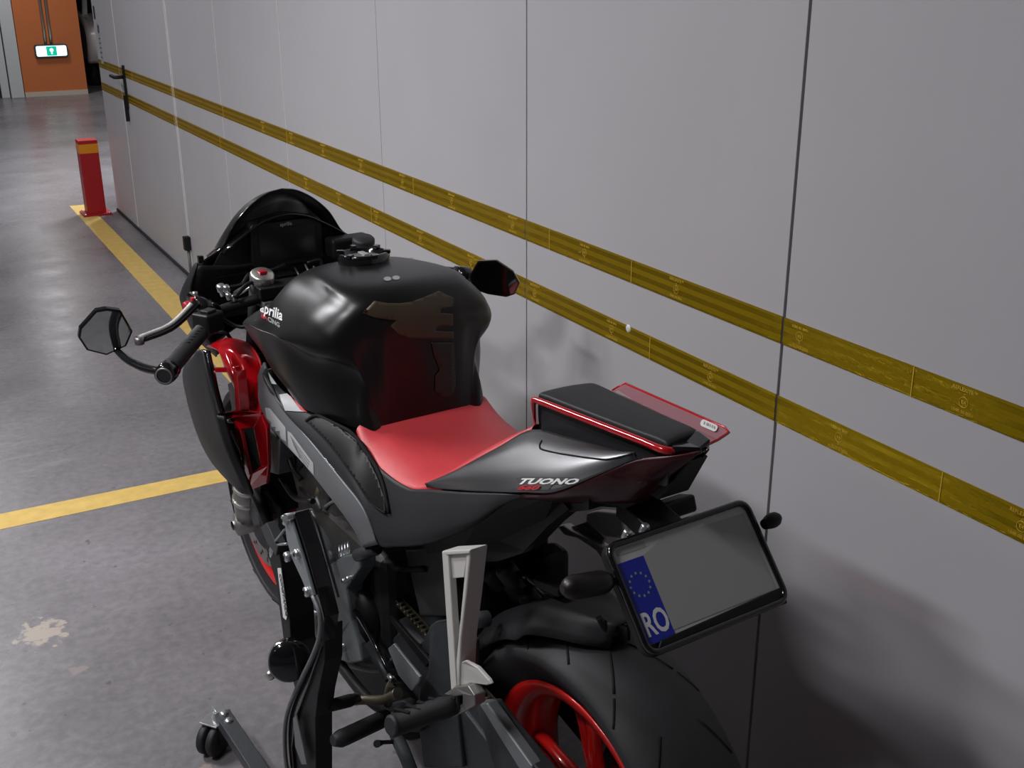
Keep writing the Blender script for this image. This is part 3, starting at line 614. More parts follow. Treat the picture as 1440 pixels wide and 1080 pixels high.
# ---- front fairing, screen, instruments
rim = [(1.205, 0, 1.140), (1.206, .035, 1.133), (1.208, .075, 1.110), (1.212, .112, 1.075), (1.216, .140, 1.030), (1.22, .162, 1.012), (1.22, .185, 1.002)]
r2_ = [(1.28, 0, 1.120), (1.28, .038, 1.112), (1.275, .078, 1.090), (1.27, .112, 1.055), (1.265, .140, 1.015), (1.262, .162, .997), (1.26, .185, .988)]
r3_ = [(1.36, 0, 1.06), (1.36, .04, 1.054), (1.35, .08, 1.035), (1.34, .115, 1.005), (1.32, .145, .978), (1.31, .165, .965), (1.30, .185, .958)]
r4_ = [(1.43, 0, .98), (1.43, .04, .975), (1.42, .08, .965), (1.40, .115, .95), (1.37, .145, .935), (1.35, .165, .925), (1.33, .185, .92)]
scr = patch([rim, r2_, r3_, r4_], 5, mirror=True).build('windscreen', 'smoke', bike)
rp = curve([V(*p) for p in rim], 5); tube('screen_edge', [V(p.x, -p.y, p.z) for p in rp[:0:-1]]+rp, .0022, 'black_gloss', scr, 8, sub=1)
ff = [
 [(1.44, 0, .985), (1.42, .08, .968), (1.36, .15, .945), (1.28, .195, .975), (1.215, .205, 1.000), (1.205, .210, .995)],
 [(1.55, 0, .92), (1.52, .10, .90), (1.42, .18, .89), (1.30, .222, .915), (1.22, .228, .945), (1.205, .228, .945)],
 [(1.60, 0, .87), (1.56, .10, .85), (1.44, .18, .85), (1.32, .212, .86), (1.23, .222, .885), (1.21, .222, .890)],
 [(1.58, 0, .80), (1.53, .09, .785), (1.42, .16, .78), (1.32, .19, .79), (1.25, .198, .815), (1.23, .198, .83)],
 [(1.50, 0, .75), (1.47, .07, .74), (1.40, .12, .73), (1.32, .15, .74), (1.27, .165, .76), (1.25, .165, .77)]]
patch(ff, 5, mirror=True).build('front_fairing', 'black', bike, solid=.004)
patch([[(1.207, .205, .995), (1.204, .12, .985), (1.203, 0, .985), (1.204, -.12, .985), (1.207, -.205, .995)],
       [(1.215, .225, .94), (1.23, .12, .93), (1.24, 0, .93), (1.23, -.12, .93), (1.215, -.225, .94)],
       [(1.23, .205, .86), (1.27, .12, .85), (1.28, 0, .85), (1.27, -.12, .85), (1.23, -.205, .86)]], 5).build('cockpit_panel', 'black', bike, solid=.004)
hood = [V(1.19, 0, 1.087), V(1.19, .05, 1.078), V(1.19, .09, 1.058), V(1.19, .135, 1.03), V(1.20, .15, 1.015)]
hh = [V(p.x, -p.y, p.z) for p in hood[:0:-1]]+hood
patch([[tuple(p) for p in hh], [tuple(p+V(.05, 0, -.003)) for p in hh], [tuple(p+V(.12, 0, -.03)) for p in hh]], 4).build('instrument_hood', 'black_gloss', bike, solid=.004)
dsh = MB().prism([V(1.195, y, 1.02+z) for y, z in rrect(.17, .10, .012)], (.03, 0, .006)).build('instrument_cluster', 'black', bike, bevel=.002)
MB().prism([V(1.1935, y, 1.02+z) for y, z in rrect(.135, .075, .006)], (.002, 0, 0)).build('display', 'display', dsh)
text_obj('aprilia', 'display_lettering', 'grey_print', dsh, V(1.1925, .016, 1.06), V(0, -1, 0), V(0, 0, 1), .012, .0002)
slab('dash_backing', [p+V(.012, 0, 0) for p in hh]+[V(1.21, .19, .96), V(1.21, -.19, .96)], (.004, 0, 0), 'black', bike)
for sg in (1, -1):
    MB().box((1.214, .196*sg, 1.006), (.012, .012, .016)).build('fairing_clip', 'black_gloss', bike, bevel=.002)

# ---- steering: fork, clamps, bars
def mk(name, c, d, m, p=bike, b=.002, rot=None): return MB().box(c, d, rot).build(name, m, p, b)
fork_dir = (V(1.355, 0, .26)-V(1.085, 0, .975)).normalized()
for sg in (1, -1):
    top = V(1.085, .108*sg, .975); ax = V(1.345, .108*sg, .27)
    fl_ = MB().tube([top-fork_dir*.006, top+fork_dir*.44], .026, 18).build('fork_leg', 'black', bike)
    MB().tube([top+fork_dir*.43, top+fork_dir*.62], .0205, 16).build('fork_slider', 'alu', fl_)
    MB().tube([top+fork_dir*.56, top+fork_dir*.60, top+fork_dir*.605, top+fork_dir*.66, top+fork_dir*.70, top+fork_dir*.73], [.026, .029, .035, .036, .030, .024], 18).build('fork_foot', 'alu_dark', fl_)
    MB().tube([top+fork_dir*.612, top+fork_dir*.622], .038, 18).build('clamp_ring', 'alu', fl_)
    MB().tube([top+fork_dir*.655, top+fork_dir*.665], .038, 18).build('clamp_ring', 'alu', fl_)
    MB().lathe(V(1.355, .085*sg, .275), (0, sg, 0), [(.030, 0), (.030, .045), (.014, .05), (.012, .056)], 18).build('axle_clamp', 'alu_dark', fl_)
    cp = MB().lathe(top-fork_dir*.002, -fork_dir, [(.026, 0), (.026, .012), (.022, .016), (.0005, .0165)], 28).build('fork_cap', 'alu', fl_)
    MB().box(top-fork_dir*.020, (.017, .017, .006)).build('preload_adjuster', 'red_print' if sg > 0 else 'alu', cp, bevel=.001)
    clp = [V(1.33, .07*sg, .35), V(1.27, .07*sg, .43), V(1.24, .07*sg, .42), V(1.22, .07*sg, .33), V(1.27, .07*sg, .30)]
    slab('brake_caliper', clp, (0, .045*sg, 0), 'dark_cast', bike, .006)
mk('top_clamp', (1.07, 0, .955), (.06, .26, .024), 'black'); 
for k, dx in enumerate((.0, -.012)): mk('clamp_plate', (1.07+dx, .0, .93-.0*k), (.045, .25, .016), 'grey_frame')
MB().lathe((1.045, 0, .967), (-.2, 0, 1), [(.022, 0), (.022, .014), (.016, .018), (.0005, .018)], 24).build('steering_nut', 'alu', bike)
mk('steering_head', (1.08, 0, .84), (.09, .09, .20), 'black'); mk('lower_clamp', (1.15, 0, .78), (.07, .26, .04), 'black')
gi, ge = K(287, 462, .27), K(238, 520, .395)
gd = (ge-gi).normalized()
def steer(sg):
    f_ = (lambda p: V(p.x, p.y*sg, p.z)); a, b = f_(gi), f_(ge)
    if sg < 0: a, b = V(1.085, -.235, .945), V(1.015, -.340, .935)
    d = (b-a).normalized()
    hb = MB().tube(curve([V(1.06, .108*sg, .945), a-d*.10, a-d*.03, a], 4), .0115, 12).build('handlebar', 'black', bike)
    g = MB().tube([a, a+d*.004, a+d*.006, b-d*.012, b-d*.01, b], [.021, .021, .0165, .0165, .0195, .0195], 20).build('hand_grip', 'rubber', hb)
    rb = MB()
    up = V(-.35, -.1*sg, .93)
    for k in range(7):
        p = a+d*(.02+k*.015)+up*.0158; rb.box(p, (.003, .010, .0025))
    rb.build('grip_ribs', 'groove', g)
    e = MB().tube([b, b+d*.002, b+d*.014, b+d*.028], [.017, .0205, .0205, .0185], 20).build('bar_end_weight', 'black_gloss', hb)
    MB().lathe(b+d*.0285, d, [(.0135, 0), (.0165, 0), (.0165, .0015), (.0135, .0015)], 20).build('end_ring', 'alu_dark', e)
    return hb, a, b, d
hbL, aL, bLs, dL = steer(1); hbR, aR, bRs, dR = steer(-1)
# mirrors
ml = [(150, 434), (170, 436.5), (187, 466), (178, 487), (150, 500), (122, 493), (110, 475), (112, 462), (135, 436.5)]
mr = [(672, 367), (698, 366), (722, 382), (731, 398), (724, 414), (712, 418), (686, 414), (665, 407), (660, 388)]
def mirror(px, s, hb, glass, armp, nrm):
    u0 = sum(p[0] for p in px)/len(px); v0 = sum(p[1] for p in px)/len(px); c0_ = Ks(u0, v0, s); nrm = nrm.normalized()
    P = []
    for u, v in px: d = vb(u, v); P.append(CB+d*((c0_-CB).dot(nrm)/d.dot(nrm)))
    c = sum(P, V(0, 0, 0))/len(P)
    sm_ = [c+(p-c)*.91 for p in P]
    h_ = slab('mirror_housing', P, nrm*-.014, 'black_gloss', hb, .002)
    slab('mirror_glass', [p+nrm*.0012 for p in sm_], nrm*-.002, glass, h_)
    tube('mirror_arm', armp, [.013, .012, .010, .008], 'black_gloss', hb, 10, flat=.6)
mirror(ml, 1.02, hbL, 'mirror', [bLs+dL*.012, K(205, 518, .425), K(180, 506, .44), Ks(165, 493, 1.03)], V(-1, .1, -.15))
mirror(mr, .93, hbR, 'mirror_dimmed', [bRs+dR*.012, V(1.0, -.37, .935), V(.97, -.39, .93), Ks(700, 400, .945)], V(-1, .75, .1))

# levers and perches
def lever(sg, hb):
    f_ = (lambda p: V(p.x, p.y*sg, p.z))
    pv, mid, kn, tip = f_(K(277, 425, .262)), f_(K(262, 441, .29)), f_(K(238, 462, .335)), f_(K(196, 479, .405))
    tube('lever', [pv, mid, kn, tip], [.012, .012, .0105, .0090], 'black_gloss', hb, 10, flat=.7)
    tube('lever_edge', [pv.lerp(mid, .5)+V(-.001, 0, .009), mid+V(-.001, 0, .008), kn+V(-.001, 0, .007), tip+V(-.001, 0, .0065)], .0050, 'silver_paint', hb, 8)
    MB().lathe(tip, (0, 0, 1), [(.0045, -.007), (.0095, -.007), (.0095, .0075), (.0045, .0078)], 18).build('lever_tip', 'alu_dark', hb)
    MB().lathe(f_(K(264, 430, .275)), (0, 0, 1), [(.010, -.006), (.010, .007), (.006, .009), (.0005, .009)], 14).build('lever_adjuster', 'red_print' if sg > 0 else 'black', hb)
    MB().box(f_(K(272, 427, .268))+V(0, 0, .006), (.014, .008, .014)).build('adjuster_tab', 'red_print', hb, bevel=.001)
    pr = MB().tube([f_(K(270, 418, .25)), f_(K(290, 432, .245)), f_(K(305, 436, .22))], [.013, .018, .012], 12).build('lever_perch', 'black_gloss', hb)
    MB().lathe(f_(K(275, 421, .255))+V(0, 0, .012), (0, 0, 1), [(.006, 0), (.006, .004), (.0005, .0045)], 10).build('pivot_bolt', 'steel', pr)
    q = f_(K(293, 452, .262)); MB().box(q, (.045, .05, .042), Matrix.Rotation(.5*sg, 3, 'Z')).build('switch_housing', 'black', hb, bevel=.006)
    MB().box(q+V(-.006, 0, .024), (.022, .026, .006), Matrix.Rotation(.5*sg, 3, 'Z')).build('switch_button', 'black_matte', hb, bevel=.002)
lever(1, hbL); lever(-1, hbR)
# clamp bolts, hoses and small hardware in the cockpit
for u, v, l, r in ((310, 403, .2, .009), (318, 404, .19, .007), (321, 415, .19, .006), (328, 417, .18, .005), (312, 410, .19, .006)):
    MB().lathe(K(u, v, l), (-.3, .3, 1), [(r, -.01), (r, .003), (r*.6, .005), (.0004, .005)], 12).build('clamp_bolt', 'steel', bike)
for pts in ([(318, 405, .19), (340, 400, .15), (352, 385, .12), (380, 380, .06), (400, 372, .02)], [(330, 418, .18), (345, 402, .15), (356, 396, .13)], [(300, 440, .2), (340, 460, .15), (380, 440, .1)], [(280, 470, .22), (320, 470, .17), (335, 520, .15)]):
    tube('cable', KL(pts), .0045, 'black', bike, 8)
for u, v in ((417, 381), (432, 378), (444, 381)):
    MB().tube([K(u-3, v-6, -.02), K(u+3, v+6, -.0)], .0022, 6).build('cable_guide', 'alu', bike)
tube('cable', [K(432, 370, -.02), K(450, 366, -.05), K(452, 380, -.05)], .004, 'black', bike, 8)
MB().tube([K(330, 412, .145), K(352, 398, .125)], .004, 6).build('clamp_edge', 'alu', bike)
MB().tube([K(334, 415, .145), K(356, 402, .125)], .003, 6).build('clamp_edge', 'alu', bike)
MB().box(K(400, 386, .03), (.03, .05, .006)).build('sensor_box', 'black_gloss', bike, bevel=.001)
# brake fluid reservoir
rc = Ks(511, 343, 1.10)
rs = MB().lathe(rc, (-.25, .05, 1), [(.0005, -.045), (.022, -.045), (.024, -.01), (.0255, -.008), (.0255, .012), (.022, .016), (.0005, .016)], 28).build('brake_reservoir', 'black_matte', bike)
tube('reservoir_bracket', [rc+V(0, 0, -.04), rc+V(.02, .03, -.07), V(1.08, -.11, .95)], .008, 'black', bike, 8)
mk('fairing_bracket', Ks(490, 345, 1.17), (.05, .10, .045), 'black', b=.008)
tube('reservoir_hose', [rc+V(0, 0, -.04), rc+V(-.04, 0, -.06), rc+V(-.05, .02, -.10)], .006, 'black', bike, 8)

# ---- core: radiator, airbox, engine
mk('radiator', (1.07, 0, .60), (.05, .32, .36), 'black', rot=Matrix.Rotation(-.2, 3, 'Y'))
mk('airbox', (.80, 0, .80), (.34, .26, .16), 'black', b=.03)
mk('frame_cradle', (.95, 0, .78), (.18, .26, .20), 'black', b=.03)
eng = mk('engine', (.72, 0, .43), (.42, .27, .28), 'engine', b=.03)
mk('cylinder_block', (.86, 0, .60), (.22, .25, .24), 'engine', eng, .02, Matrix.Rotation(.5, 3, 'Y'))
mk('cylinder_head', (.92, 0, .70), (.24, .26, .10), 'black', eng, .02, Matrix.Rotation(.5, 3, 'Y'))
MB().lathe((.80, .135, .42), (0, 1, 0), [(.10, 0), (.098, .028), (.085, .04), (.03, .044), (.0005, .044)], 36).build('alternator_cover', 'dark_cast', eng)
MB().lathe((.60, .135, .42), (0, 1, 0), [(.07, 0), (.068, .022), (.05, .03), (.0005, .03)], 30).build('sprocket_cover', 'black', eng)
for k in range(6): MB().lathe((.80+.09*math.cos(k*PI/3), .172, .42+.09*math.sin(k*PI/3)), (0, 1, 0), [(.007, -.01), (.007, .006), (.0004, .007)], 8).build('engine_bolt', 'zinc', eng)
tb_ = MB().tube([K(455, 755, .10), K(482, 742, .02)], [.030, .028], 20).build('throttle_body', 'bronze', eng)
MB().tube([K(470, 725, .12), K(476, 775, .11)], .010, 10).build('throttle_bracket', 'bronze', tb_)
for i, pts in enumerate(([(405, 640, .14), (412, 660, .14), (424, 675, .13)], [(380, 690, .14), (400, 730, .14), (396, 800, .14)], [(357, 690, .16), (372, 720, .17), (385, 760, .16)], [(430, 640, .13), (420, 670, .12), (440, 700, .12)], [(395, 672, .15), (415, 700, .15), (440, 705, .15)], [(450, 660, .12), (465, 690, .13), (460, 720, .12)], [(520, 790, .12), (560, 800, .1), (600, 800, .1)])):
    tube('coolant_hose' if i % 2 else 'wiring_loom', KL(pts), (.014 if i in (1, 2) else .006), 'black', bike, 10)
for pts in ([(455, 668, .15), (462, 690, .15)], [(445, 700, .14), (452, 716, .14)], [(458, 712, .15), (470, 705, .15), (480, 708, .15)]):
    tube('hose_clip', KL(pts), .0035, 'grey_frame', bike, 8)
for u, v, l, s_ in ((415, 655, .11, .016), (424, 676, .11, .013), (448, 690, .12, .016), (432, 652, .1, .02), (462, 735, .1, .014), (440, 735, .1, .02)):
    MB().lathe(K(u, v, l), (.3, 1, .2), [(s_, -.03), (s_, 0), (s_*.8, .006), (.0005, .006)], 16).build('hose_fitting', 'bronze', eng)
# exhaust and belly
mk('belly_pan', (.72, 0, .22), (.46, .22, .16), 'black', b=.03)
mk('silencer', (.52, -.02, .25), (.20, .20, .14), 'black', b=.03)
# lower frame plate with pivot
S('pivot_plate', [(460, 796, .185), (480, 783, .185), (504, 777, .18), (506, 800, .18), (487, 828, .18), (495, 872, .175), (506, 905, .17), (509, 930, .17), (492, 934, .17), (466, 924, .172), (456, 912, .175), (472, 892, .178), (470, 850, .18)], .035, 'slate', mirror=False, bevel=.004)
slab('pivot_plate', mir(KL([(460, 796, .185), (480, 783, .185), (504, 777, .18), (506, 800, .18), (487, 828, .18), (495, 872, .175), (506, 905, .17), (509, 930, .17), (492, 934, .17), (466, 924, .172), (456, 912, .175), (472, 892, .178), (470, 850, .18)])), (0, .035, 0), 'dark_cast', bike, .004)
MB().tube([K(503, 781, .185), K(530, 771, .175)], .012, 12).build('cross_tube', 'dark_cast', bike)
MB().tube([K(447, 783, .22), K(463, 781, .19)], .0165, 20).build('frame_slider', 'steel', bike)
cs = MB()
for k in range(4): cs.lathe(K(478+4*k, 776-1.5*k, .17), (.5, 1, .0), [(.012, -.002), (.014, 0), (.012, .002)], 18)
cs.build('coil_spring', 'steel', bike)
MB().lathe(K(480, 911, .178), (0, 1, 0), [(.008, -.02), (.008, .003), (.004, .005), (.0004, .005)], 12).build('pivot_bolt', 'alu', bike)
for u, v in ((482, 817), (488, 814)): MB().lathe(K(u, v, .19), (0, 1, 0), [(.003, -.02), (.0055, 0), (.003, .002)], 10).build('plate_bolt', 'steel', bike)
MB().tube([K(481, 832, .16), K(492, 838, .14)], .010, 12).build('switch_plug', 'grey_frame', bike)
S('cable_bracket', [(505, 820, .13), (522, 806, .12), (534, 815, .12), (515, 826, .13)], .01, 'dark_cast')
# swingarm, chain, shock
sw = slab('swingarm', [V(.50, .125, .40), V(.46, .125, .445), V(.20, .125, .40), V(-.05, .125, .345), V(-.07, .125, .275), V(.05, .125, .25), V(.44, .125, .33)], (0, -.035, 0), 'dark_cast', bike, .006)
slab('swingarm_arm', [V(.50, -.125, .40), V(.46, -.125, .445), V(.20, -.125, .40), V(-.05, -.125, .345), V(-.07, -.125, .275), V(.05, -.125, .25), V(.44, -.125, .33)], (0, .035, 0), 'dark_cast', sw, .006)
slab('swingarm_brace', [V(.40, .118, .43), V(.36, .118, .50), V(.30, .118, .50), V(.12, .118, .40), V(.12, .118, .37), V(.30, .118, .45)], (0, -.02, 0), 'dark_cast', sw, .004)
mk('swingarm_bridge', (.44, 0, .40), (.10, .24, .10), 'dark_cast', sw, .01)
MB().tube([V(.26, 0, .45), V(.40, 0, .66)], .032, 18).build('shock_absorber', 'black', bike)
sps = [V(.27+.13*t/60., 0, .47+.17*t/60.)+V(math.cos(t*.9)*.03, math.sin(t*.9)*.035, -math.cos(t*.9)*.02) for t in range(60)]
MB().tube(sps, .0055, 6).build('shock_spring', 'dark_cast', bike)
ch = empty('drive_chain', (0, 0, 0)); ch.parent = bike
lk0 = MB(); lk0.prism([V(x, -.008, z) for x, z in rrect(.018, .010, .0048, 3)], (0, .002, 0)); lk0.prism([V(x, .006, z) for x, z in rrect(.018, .010, .0048, 3)], (0, .002, 0)); lk0.tube([V(0, -.0095, 0), V(0, .0095, 0)], .0032, 8)
lk = lk0.build('chain_link', 'bronze', ch); cd_ = [V(.515-.0135*k, .100, .470-.0011*k) for k in range(34)]
for k, p in enumerate(cd_):
    o = lk if k == 0 else lk.copy()
    if k: COL.objects.link(o)
    o.location = p; o.parent = ch; o.rotation_euler = (0, -.09, 0)
S('chain_guard', [(544, 868, .128), (550, 866, .128), (604, 930, .128), (598, 938, .128)], .006, 'black', bevel=.001)
MB().tube([K(493, 848, .165), K(527, 905, .175), K(556, 962, .19)], .0045, 8).build('shift_rod', 'black_gloss', bike)
MB().tube([K(548, 950, .188), K(553, 957, .189)], .006, 8).build('rod_end', 'steel', bike)
MB().tube([K(508, 894, .15), K(533, 884, .10)], .011, 12).build('footpeg_spacer', 'zinc', bike)
MB().tube([K(520, 905, .16), K(548, 956, .17)], .010, 4).build('heel_plate', 'dark_cast', bike)
S('heel_guard', [(545, 912, .165), (553, 905, .165), (590, 952, .17), (588, 960, .17), (578, 972, .17), (560, 950, .168)], .006, 'zinc', bevel=.002)
# hugger plates
S('hugger_side', [(604, 880, .135), (612, 874, .135), (626, 872, .135), (640, 874, .13), (668, 900, .125), (668, 935, .125), (640, 970, .13), (650, 1080, .135), (596, 1080, .14), (588, 1020, .14), (590, 970, .14), (602, 945, .14)], .01, 'dark_cast', bevel=.003)
S('swingarm_brace', [(668, 990, .15), (684, 990, .15), (706, 1020, .148), (770, 1100, .145), (700, 1100, .15)], .03, 'dark_cast', bevel=.004)
S('swingarm_rail', [(672, 988, .153), (684, 989, .153), (748, 1078, .15), (745, 1100, .15), (735, 1090, .15)], .02, 'zinc', bevel=.003)

# ---- passenger footpeg hangers
HG = [((621, 775, .205), (661, 773, .205), (657, 812, .205), (628, 814, .205))]
def hanger(sg):
    q = (lambda pts: [V(p.x, p.y*sg, p.z) for p in KL(pts)])
    h_ = slab('footpeg_hanger', q([(656, 773, .203), (662, 773, .203), (655, 840, .203), (648, 900, .203), (645, 965, .203), (638, 972, .203), (641, 930, .203)]), (0, -.030*sg, 0), 'silver_paint', bike, .003)
    slab('hanger_bar', q([(621, 775, .205), (630, 778, .205), (638, 900, .205), (642, 965, .205), (634, 972, .205), (628, 880, .205)]), (0, -.012*sg, 0), 'silver_paint', h_, .002)
    slab('hanger_web', q([(626, 780, .200), (657, 778, .200), (652, 812, .200), (629, 814, .200)]), (0, -.010*sg, 0), 'silver_paint', h_, .001)
    slab('hanger_bar', q([(621, 775, .206), (661, 773, .206), (660, 779, .206), (627, 781, .206)]), (0, -.03*sg, 0), 'silver_paint', h_, .002)
    slab('heel_guard', q([(648, 931, .20), (654, 929, .20), (672, 938, .19), (688, 956, .185), (691, 962, .185), (684, 964, .187), (662, 961, .195), (645, 969, .20)]), (0, -.006*sg, 0), 'silver_paint', h_, .002)
    slab('peg_bracket', q([(624, 976, .215), (640, 966, .21), (658, 964, .205), (667, 978, .205), (668, 992, .205), (655, 1000, .21), (633, 1010, .215), (650, 994, .21), (650, 978, .21), (630, 982, .215)]), (0, -.02*sg, 0), 'alu_dark', h_, .002)
    pg_ = MB().tube([V(p.x, p.y*sg, p.z) for p in curve(KL([(640, 990, .21), (600, 1003, .255), (560, 1018, .30), (548, 1022, .315)]), 3)], [.016]+[.018]*8+[.014], 14).build('passenger_peg', 'rubber', bike)
    rb = MB()
    for k in range(5):
        a = V(*KL([(628-16*k, 984+5*k, .22+.018*k)])[0]); a.y *= sg; rb.box(a+V(-.003, 0, .006), (.026, .006, .006), Matrix.Rotation(.6*sg, 3, 'Z'))
    rb.build('peg_tread', 'groove', pg_)
    return h_
hanger(1)
rh = slab('footpeg_hanger', KL([(824, 722, -.135), (838, 719, -.135), (875, 723, -.135), (876, 748, -.135), (868, 757, -.135), (852, 756, -.135), (832, 742, -.135), (823, 733, -.135)]), (0, -.02, 0), 'silver_paint', bike, .004)
slab('hanger_bar', KL([(783, 740, -.13), (791, 739, -.13), (801, 746, -.13), (822, 756, -.13), (848, 772, -.13), (905, 860, -.13), (898, 862, -.13), (838, 775, -.13), (812, 757, -.13), (793, 753, -.13)]), (0, -.02, 0), 'silver_paint', rh, .003)
slab('hanger_bar', KL([(868, 745, -.135), (878, 745, -.135), (925, 860, -.135), (912, 862, -.135)]), (0, -.02, 0), 'silver_paint', rh, .003)
slab('hanger_web', KL([(800, 742, -.14), (826, 733, -.14), (850, 757, -.14), (845, 768, -.14), (822, 755, -.14)]), (0, -.006, 0), 'alu_dark', rh, .001)
# rider pegs and shift lever
for sg in (1, -1):
    q = (lambda pts: [V(p.x, p.y*sg, p.z) for p in KL(pts)])
    rpg = MB().tube(curve(q([(545, 1008, .19), (515, 1022, .24), (485, 1036, .29), (468, 1042, .315)]), 3), [.014]+[.016]*7+[.013, .010], 12).build('rider_peg', 'rubber', bike)
    slab('peg_plate', q([(545, 990, .17), (565, 985, .16), (600, 1000, .15), (590, 1030, .15), (560, 1030, .17), (545, 1020, .18)]), (0, -.02*sg, 0), 'dark_cast', bike, .003)
tube('shift_lever', KL([(560, 975, .19), (540, 984, .20), (510, 984, .22), (498, 983, .235)]), [.011, .009, .009, .012], 'bronze', bike, 10)
MB().tube(KL([(500, 982, .235), (492, 985, .25), (466, 992, .29)]), [.009, .012, .011], 12).build('shift_pad', 'rubber', bike)
tube('shift_link', KL([(553, 960, .19), (548, 970, .19), (545, 990, .19)]), .009, 'bronze', bike, 10)
tube('side_stand', KL([(548, 1010, .17), (560, 1040, .19), (575, 1075, .22), (590, 1120, .26)]), [.012, .013, .012, .012], 'dark_cast', bike, 12)
MB().tube(KL([(555, 1043, .20), (538, 1044, .23), (530, 1046, .25)]), [.004, .004, .007], 8).build('stand_tab', 'black', bike)
tube('linkage_bar', KL([(470, 920, .15), (490, 950, .16), (520, 985, .17), (560, 1010, .17)]), .011, 'black', bike, 10)
tube('lower_frame_tube', KL([(456, 870, .1), (470, 915, .12), (520, 935, .12), (560, 930, .11)]), .016, 'dark_cast', bike, 10)

# ---- wheels
def wheel(name, s, z, R, wd, rimr, discr, front):
    rt = empty(name, (s, 0, z)); rt.parent = bike
    h_ = wd/2
    prof = [(rimr, -h_*.60), (rimr+.010, -h_*.66), (rimr+(R-rimr)*.42, -h_*(.80 if front else .90)), (R-.038, -h_*(.92 if front else .97)), (R-.022, -h_*.80), (R-.009, -h_*.52), (R-.002, -h_*.25), (R, 0)]
    prof = prof + [(r, -h) for r, h in prof[-2::-1]]
    pc = curve([V(r, h, 0) for r, h in prof], 3); prof2 = [(p.x, p.y) for p in pc]
    tm = MB().lathe((0, 0, 0), (0, 1, 0), prof2, 96, 0)
    gm = tm; n = 16
    for k in range(n):
        a = 2*PI*k/n
        for sg in (1, -1):
            for (f0, f1, w_) in ((.20, .62, .0040), (.66, .90, .0035)) if k % 2 == 0 else ((.40, .80, .004),):
                pts = []
                for j in range(7):
                    fq = f0+(f1-f0)*j/6; hq = fq*h_; rr = R-.0003
                    for q0, q1 in zip(prof2[len(prof2)//2:], prof2[len(prof2)//2+1:]):
                        if q0[1] <= hq <= q1[1]: rr = q0[0]+(q1[0]-q0[0])*(hq-q0[1])/(q1[1]-q0[1]+1e-9)
                    ang = a-.50*fq
                    pts.append(V(math.sin(ang)*rr, sg*hq, math.cos(ang)*rr))
                gm.tube(pts, w_*.6, 5, mi=1)
    t = tm.build('tyre', ['rubber', 'groove'], rt)
    rm = MB().lathe((0, 0, 0), (0, 1, 0), [(rimr-.004, -h_*.66), (rimr+.004, -h_*.66), (rimr-.010, -h_*.60), (rimr-.022, -h_*.40), (rimr-.028, 0), (rimr-.022, h_*.40), (rimr-.010, h_*.60), (rimr+.004, h_*.66), (rimr-.004, h_*.66), (rimr-.020, h_*.60), (rimr-.036, h_*.35), (rimr-.038, 0), (rimr-.036, -h_*.35), (rimr-.020, -h_*.60), (rimr-.004, -h_*.66)], 96)
    r_ = rm.build('rim', 'red_rim', rt)
    hb = MB().lathe((0, 0, 0), (0, 1, 0), [(.015, -.07), (.04, -.07), (.045, -.03), (.035, 0), (.045, .03), (.04, .07), (.015, .07)], 36).build('hub', 'red_rim', rt)
    for k in range(5):
        for dd in (-.09, .09):
            a = 2*PI*k/5+.3; b_ = a+dd
            MB().tube([V(math.sin(a)*.03, 0, math.cos(a)*.03), V(math.sin(b_)*rimr*.6, 0, math.cos(b_)*rimr*.6), V(math.sin(b_)*(rimr-.03), 0, math.cos(b_)*(rimr-.03))], [.016, .011, .014], 10, flat=.8).build('spoke', 'red_rim', rt)
    for sg in ((1, -1) if front else (-1,)):
        dm_ = MB(); y = sg*.062
        # ventilated disc as a ring pierced by rows of holes
        nn = 40; ri, ro = discr*.72, discr
        rr_ = [ri, ri+.012, ri+.024, ri+.036, ro]
        for i in range(nn*2):
            a0, a1 = 2*PI*i/(nn*2), 2*PI*(i+1)/(nn*2)
            for j in range(4):
                if (j in (1, 2)) and (i+j) % 4 == 0: continue
                P = [V(math.sin(a)*r, y, math.cos(a)*r) for a, r in ((a0, rr_[j]), (a1, rr_[j]), (a1, rr_[j+1]), (a0, rr_[j+1]))]
                dm_.add(P, [[0, 1, 2, 3]])
        dm_.build('brake_disc', 'alu_dark', rt, solid=.004)
        MB().lathe((0, y, 0), (0, sg, 0), [(.04, -.004), (ri*.98, -.002), (ri*.98, .002), (.04, .003)], 30).build('disc_carrier', 'black', rt)
    MB().tube([V(0, -.12, 0), V(0, .12, 0)], .012, 14).build('axle', 'alu_dark', rt)
    return rt
wheel('front_wheel', 1.37, .300, .300, .120, .234, .16, True)
rw = wheel('rear_wheel', 0, .315, .318, .182, .222, .11, False)
MB().lathe((0, .085, 0), (0, 1, 0), [(.04, 0), (.10, 0), (.105, .004), (.10, .008), (.04, .008)], 44).build('sprocket', 'dark_cast', rw)
# front mudguard
fg = MB().lathe((1.37, 0, .30), (0, 1, 0), [(.29, -.062), (.313, -.058), (.322, -.03), (.324, 0), (.322, .03), (.313, .058), (.29, .062)], 26, a0=math.radians(-40), a1=math.radians(60)).build('front_mudguard', 'black', bike, solid=.003)
# rear hugger over the tyre
hp = []
for i in range(13):
    t = i/12; a = math.radians(-6+(70*t)); wq = .02+.07*min(1, t*3.0)**.6; rq = .338+.02*(1-t)*(t < .4)
    row = []
    for k in range(7):
        y = (k/6*2-1); rr = rq+.008-.012*abs(y)**2.2-(.03 if abs(y) > .9 else 0)
        row.append((math.sin(a)*rr, y*wq, .315+math.cos(a)*rr))
    hp.append(row)
hug = patch(hp, 3).build('rear_hugger', 'black_matte', bike, solid=.004)
tube('hugger_stay', [K(842, 868, .03), K(852, 885, .02), K(866, 893, .0)], .005, 'black', hug, 8)
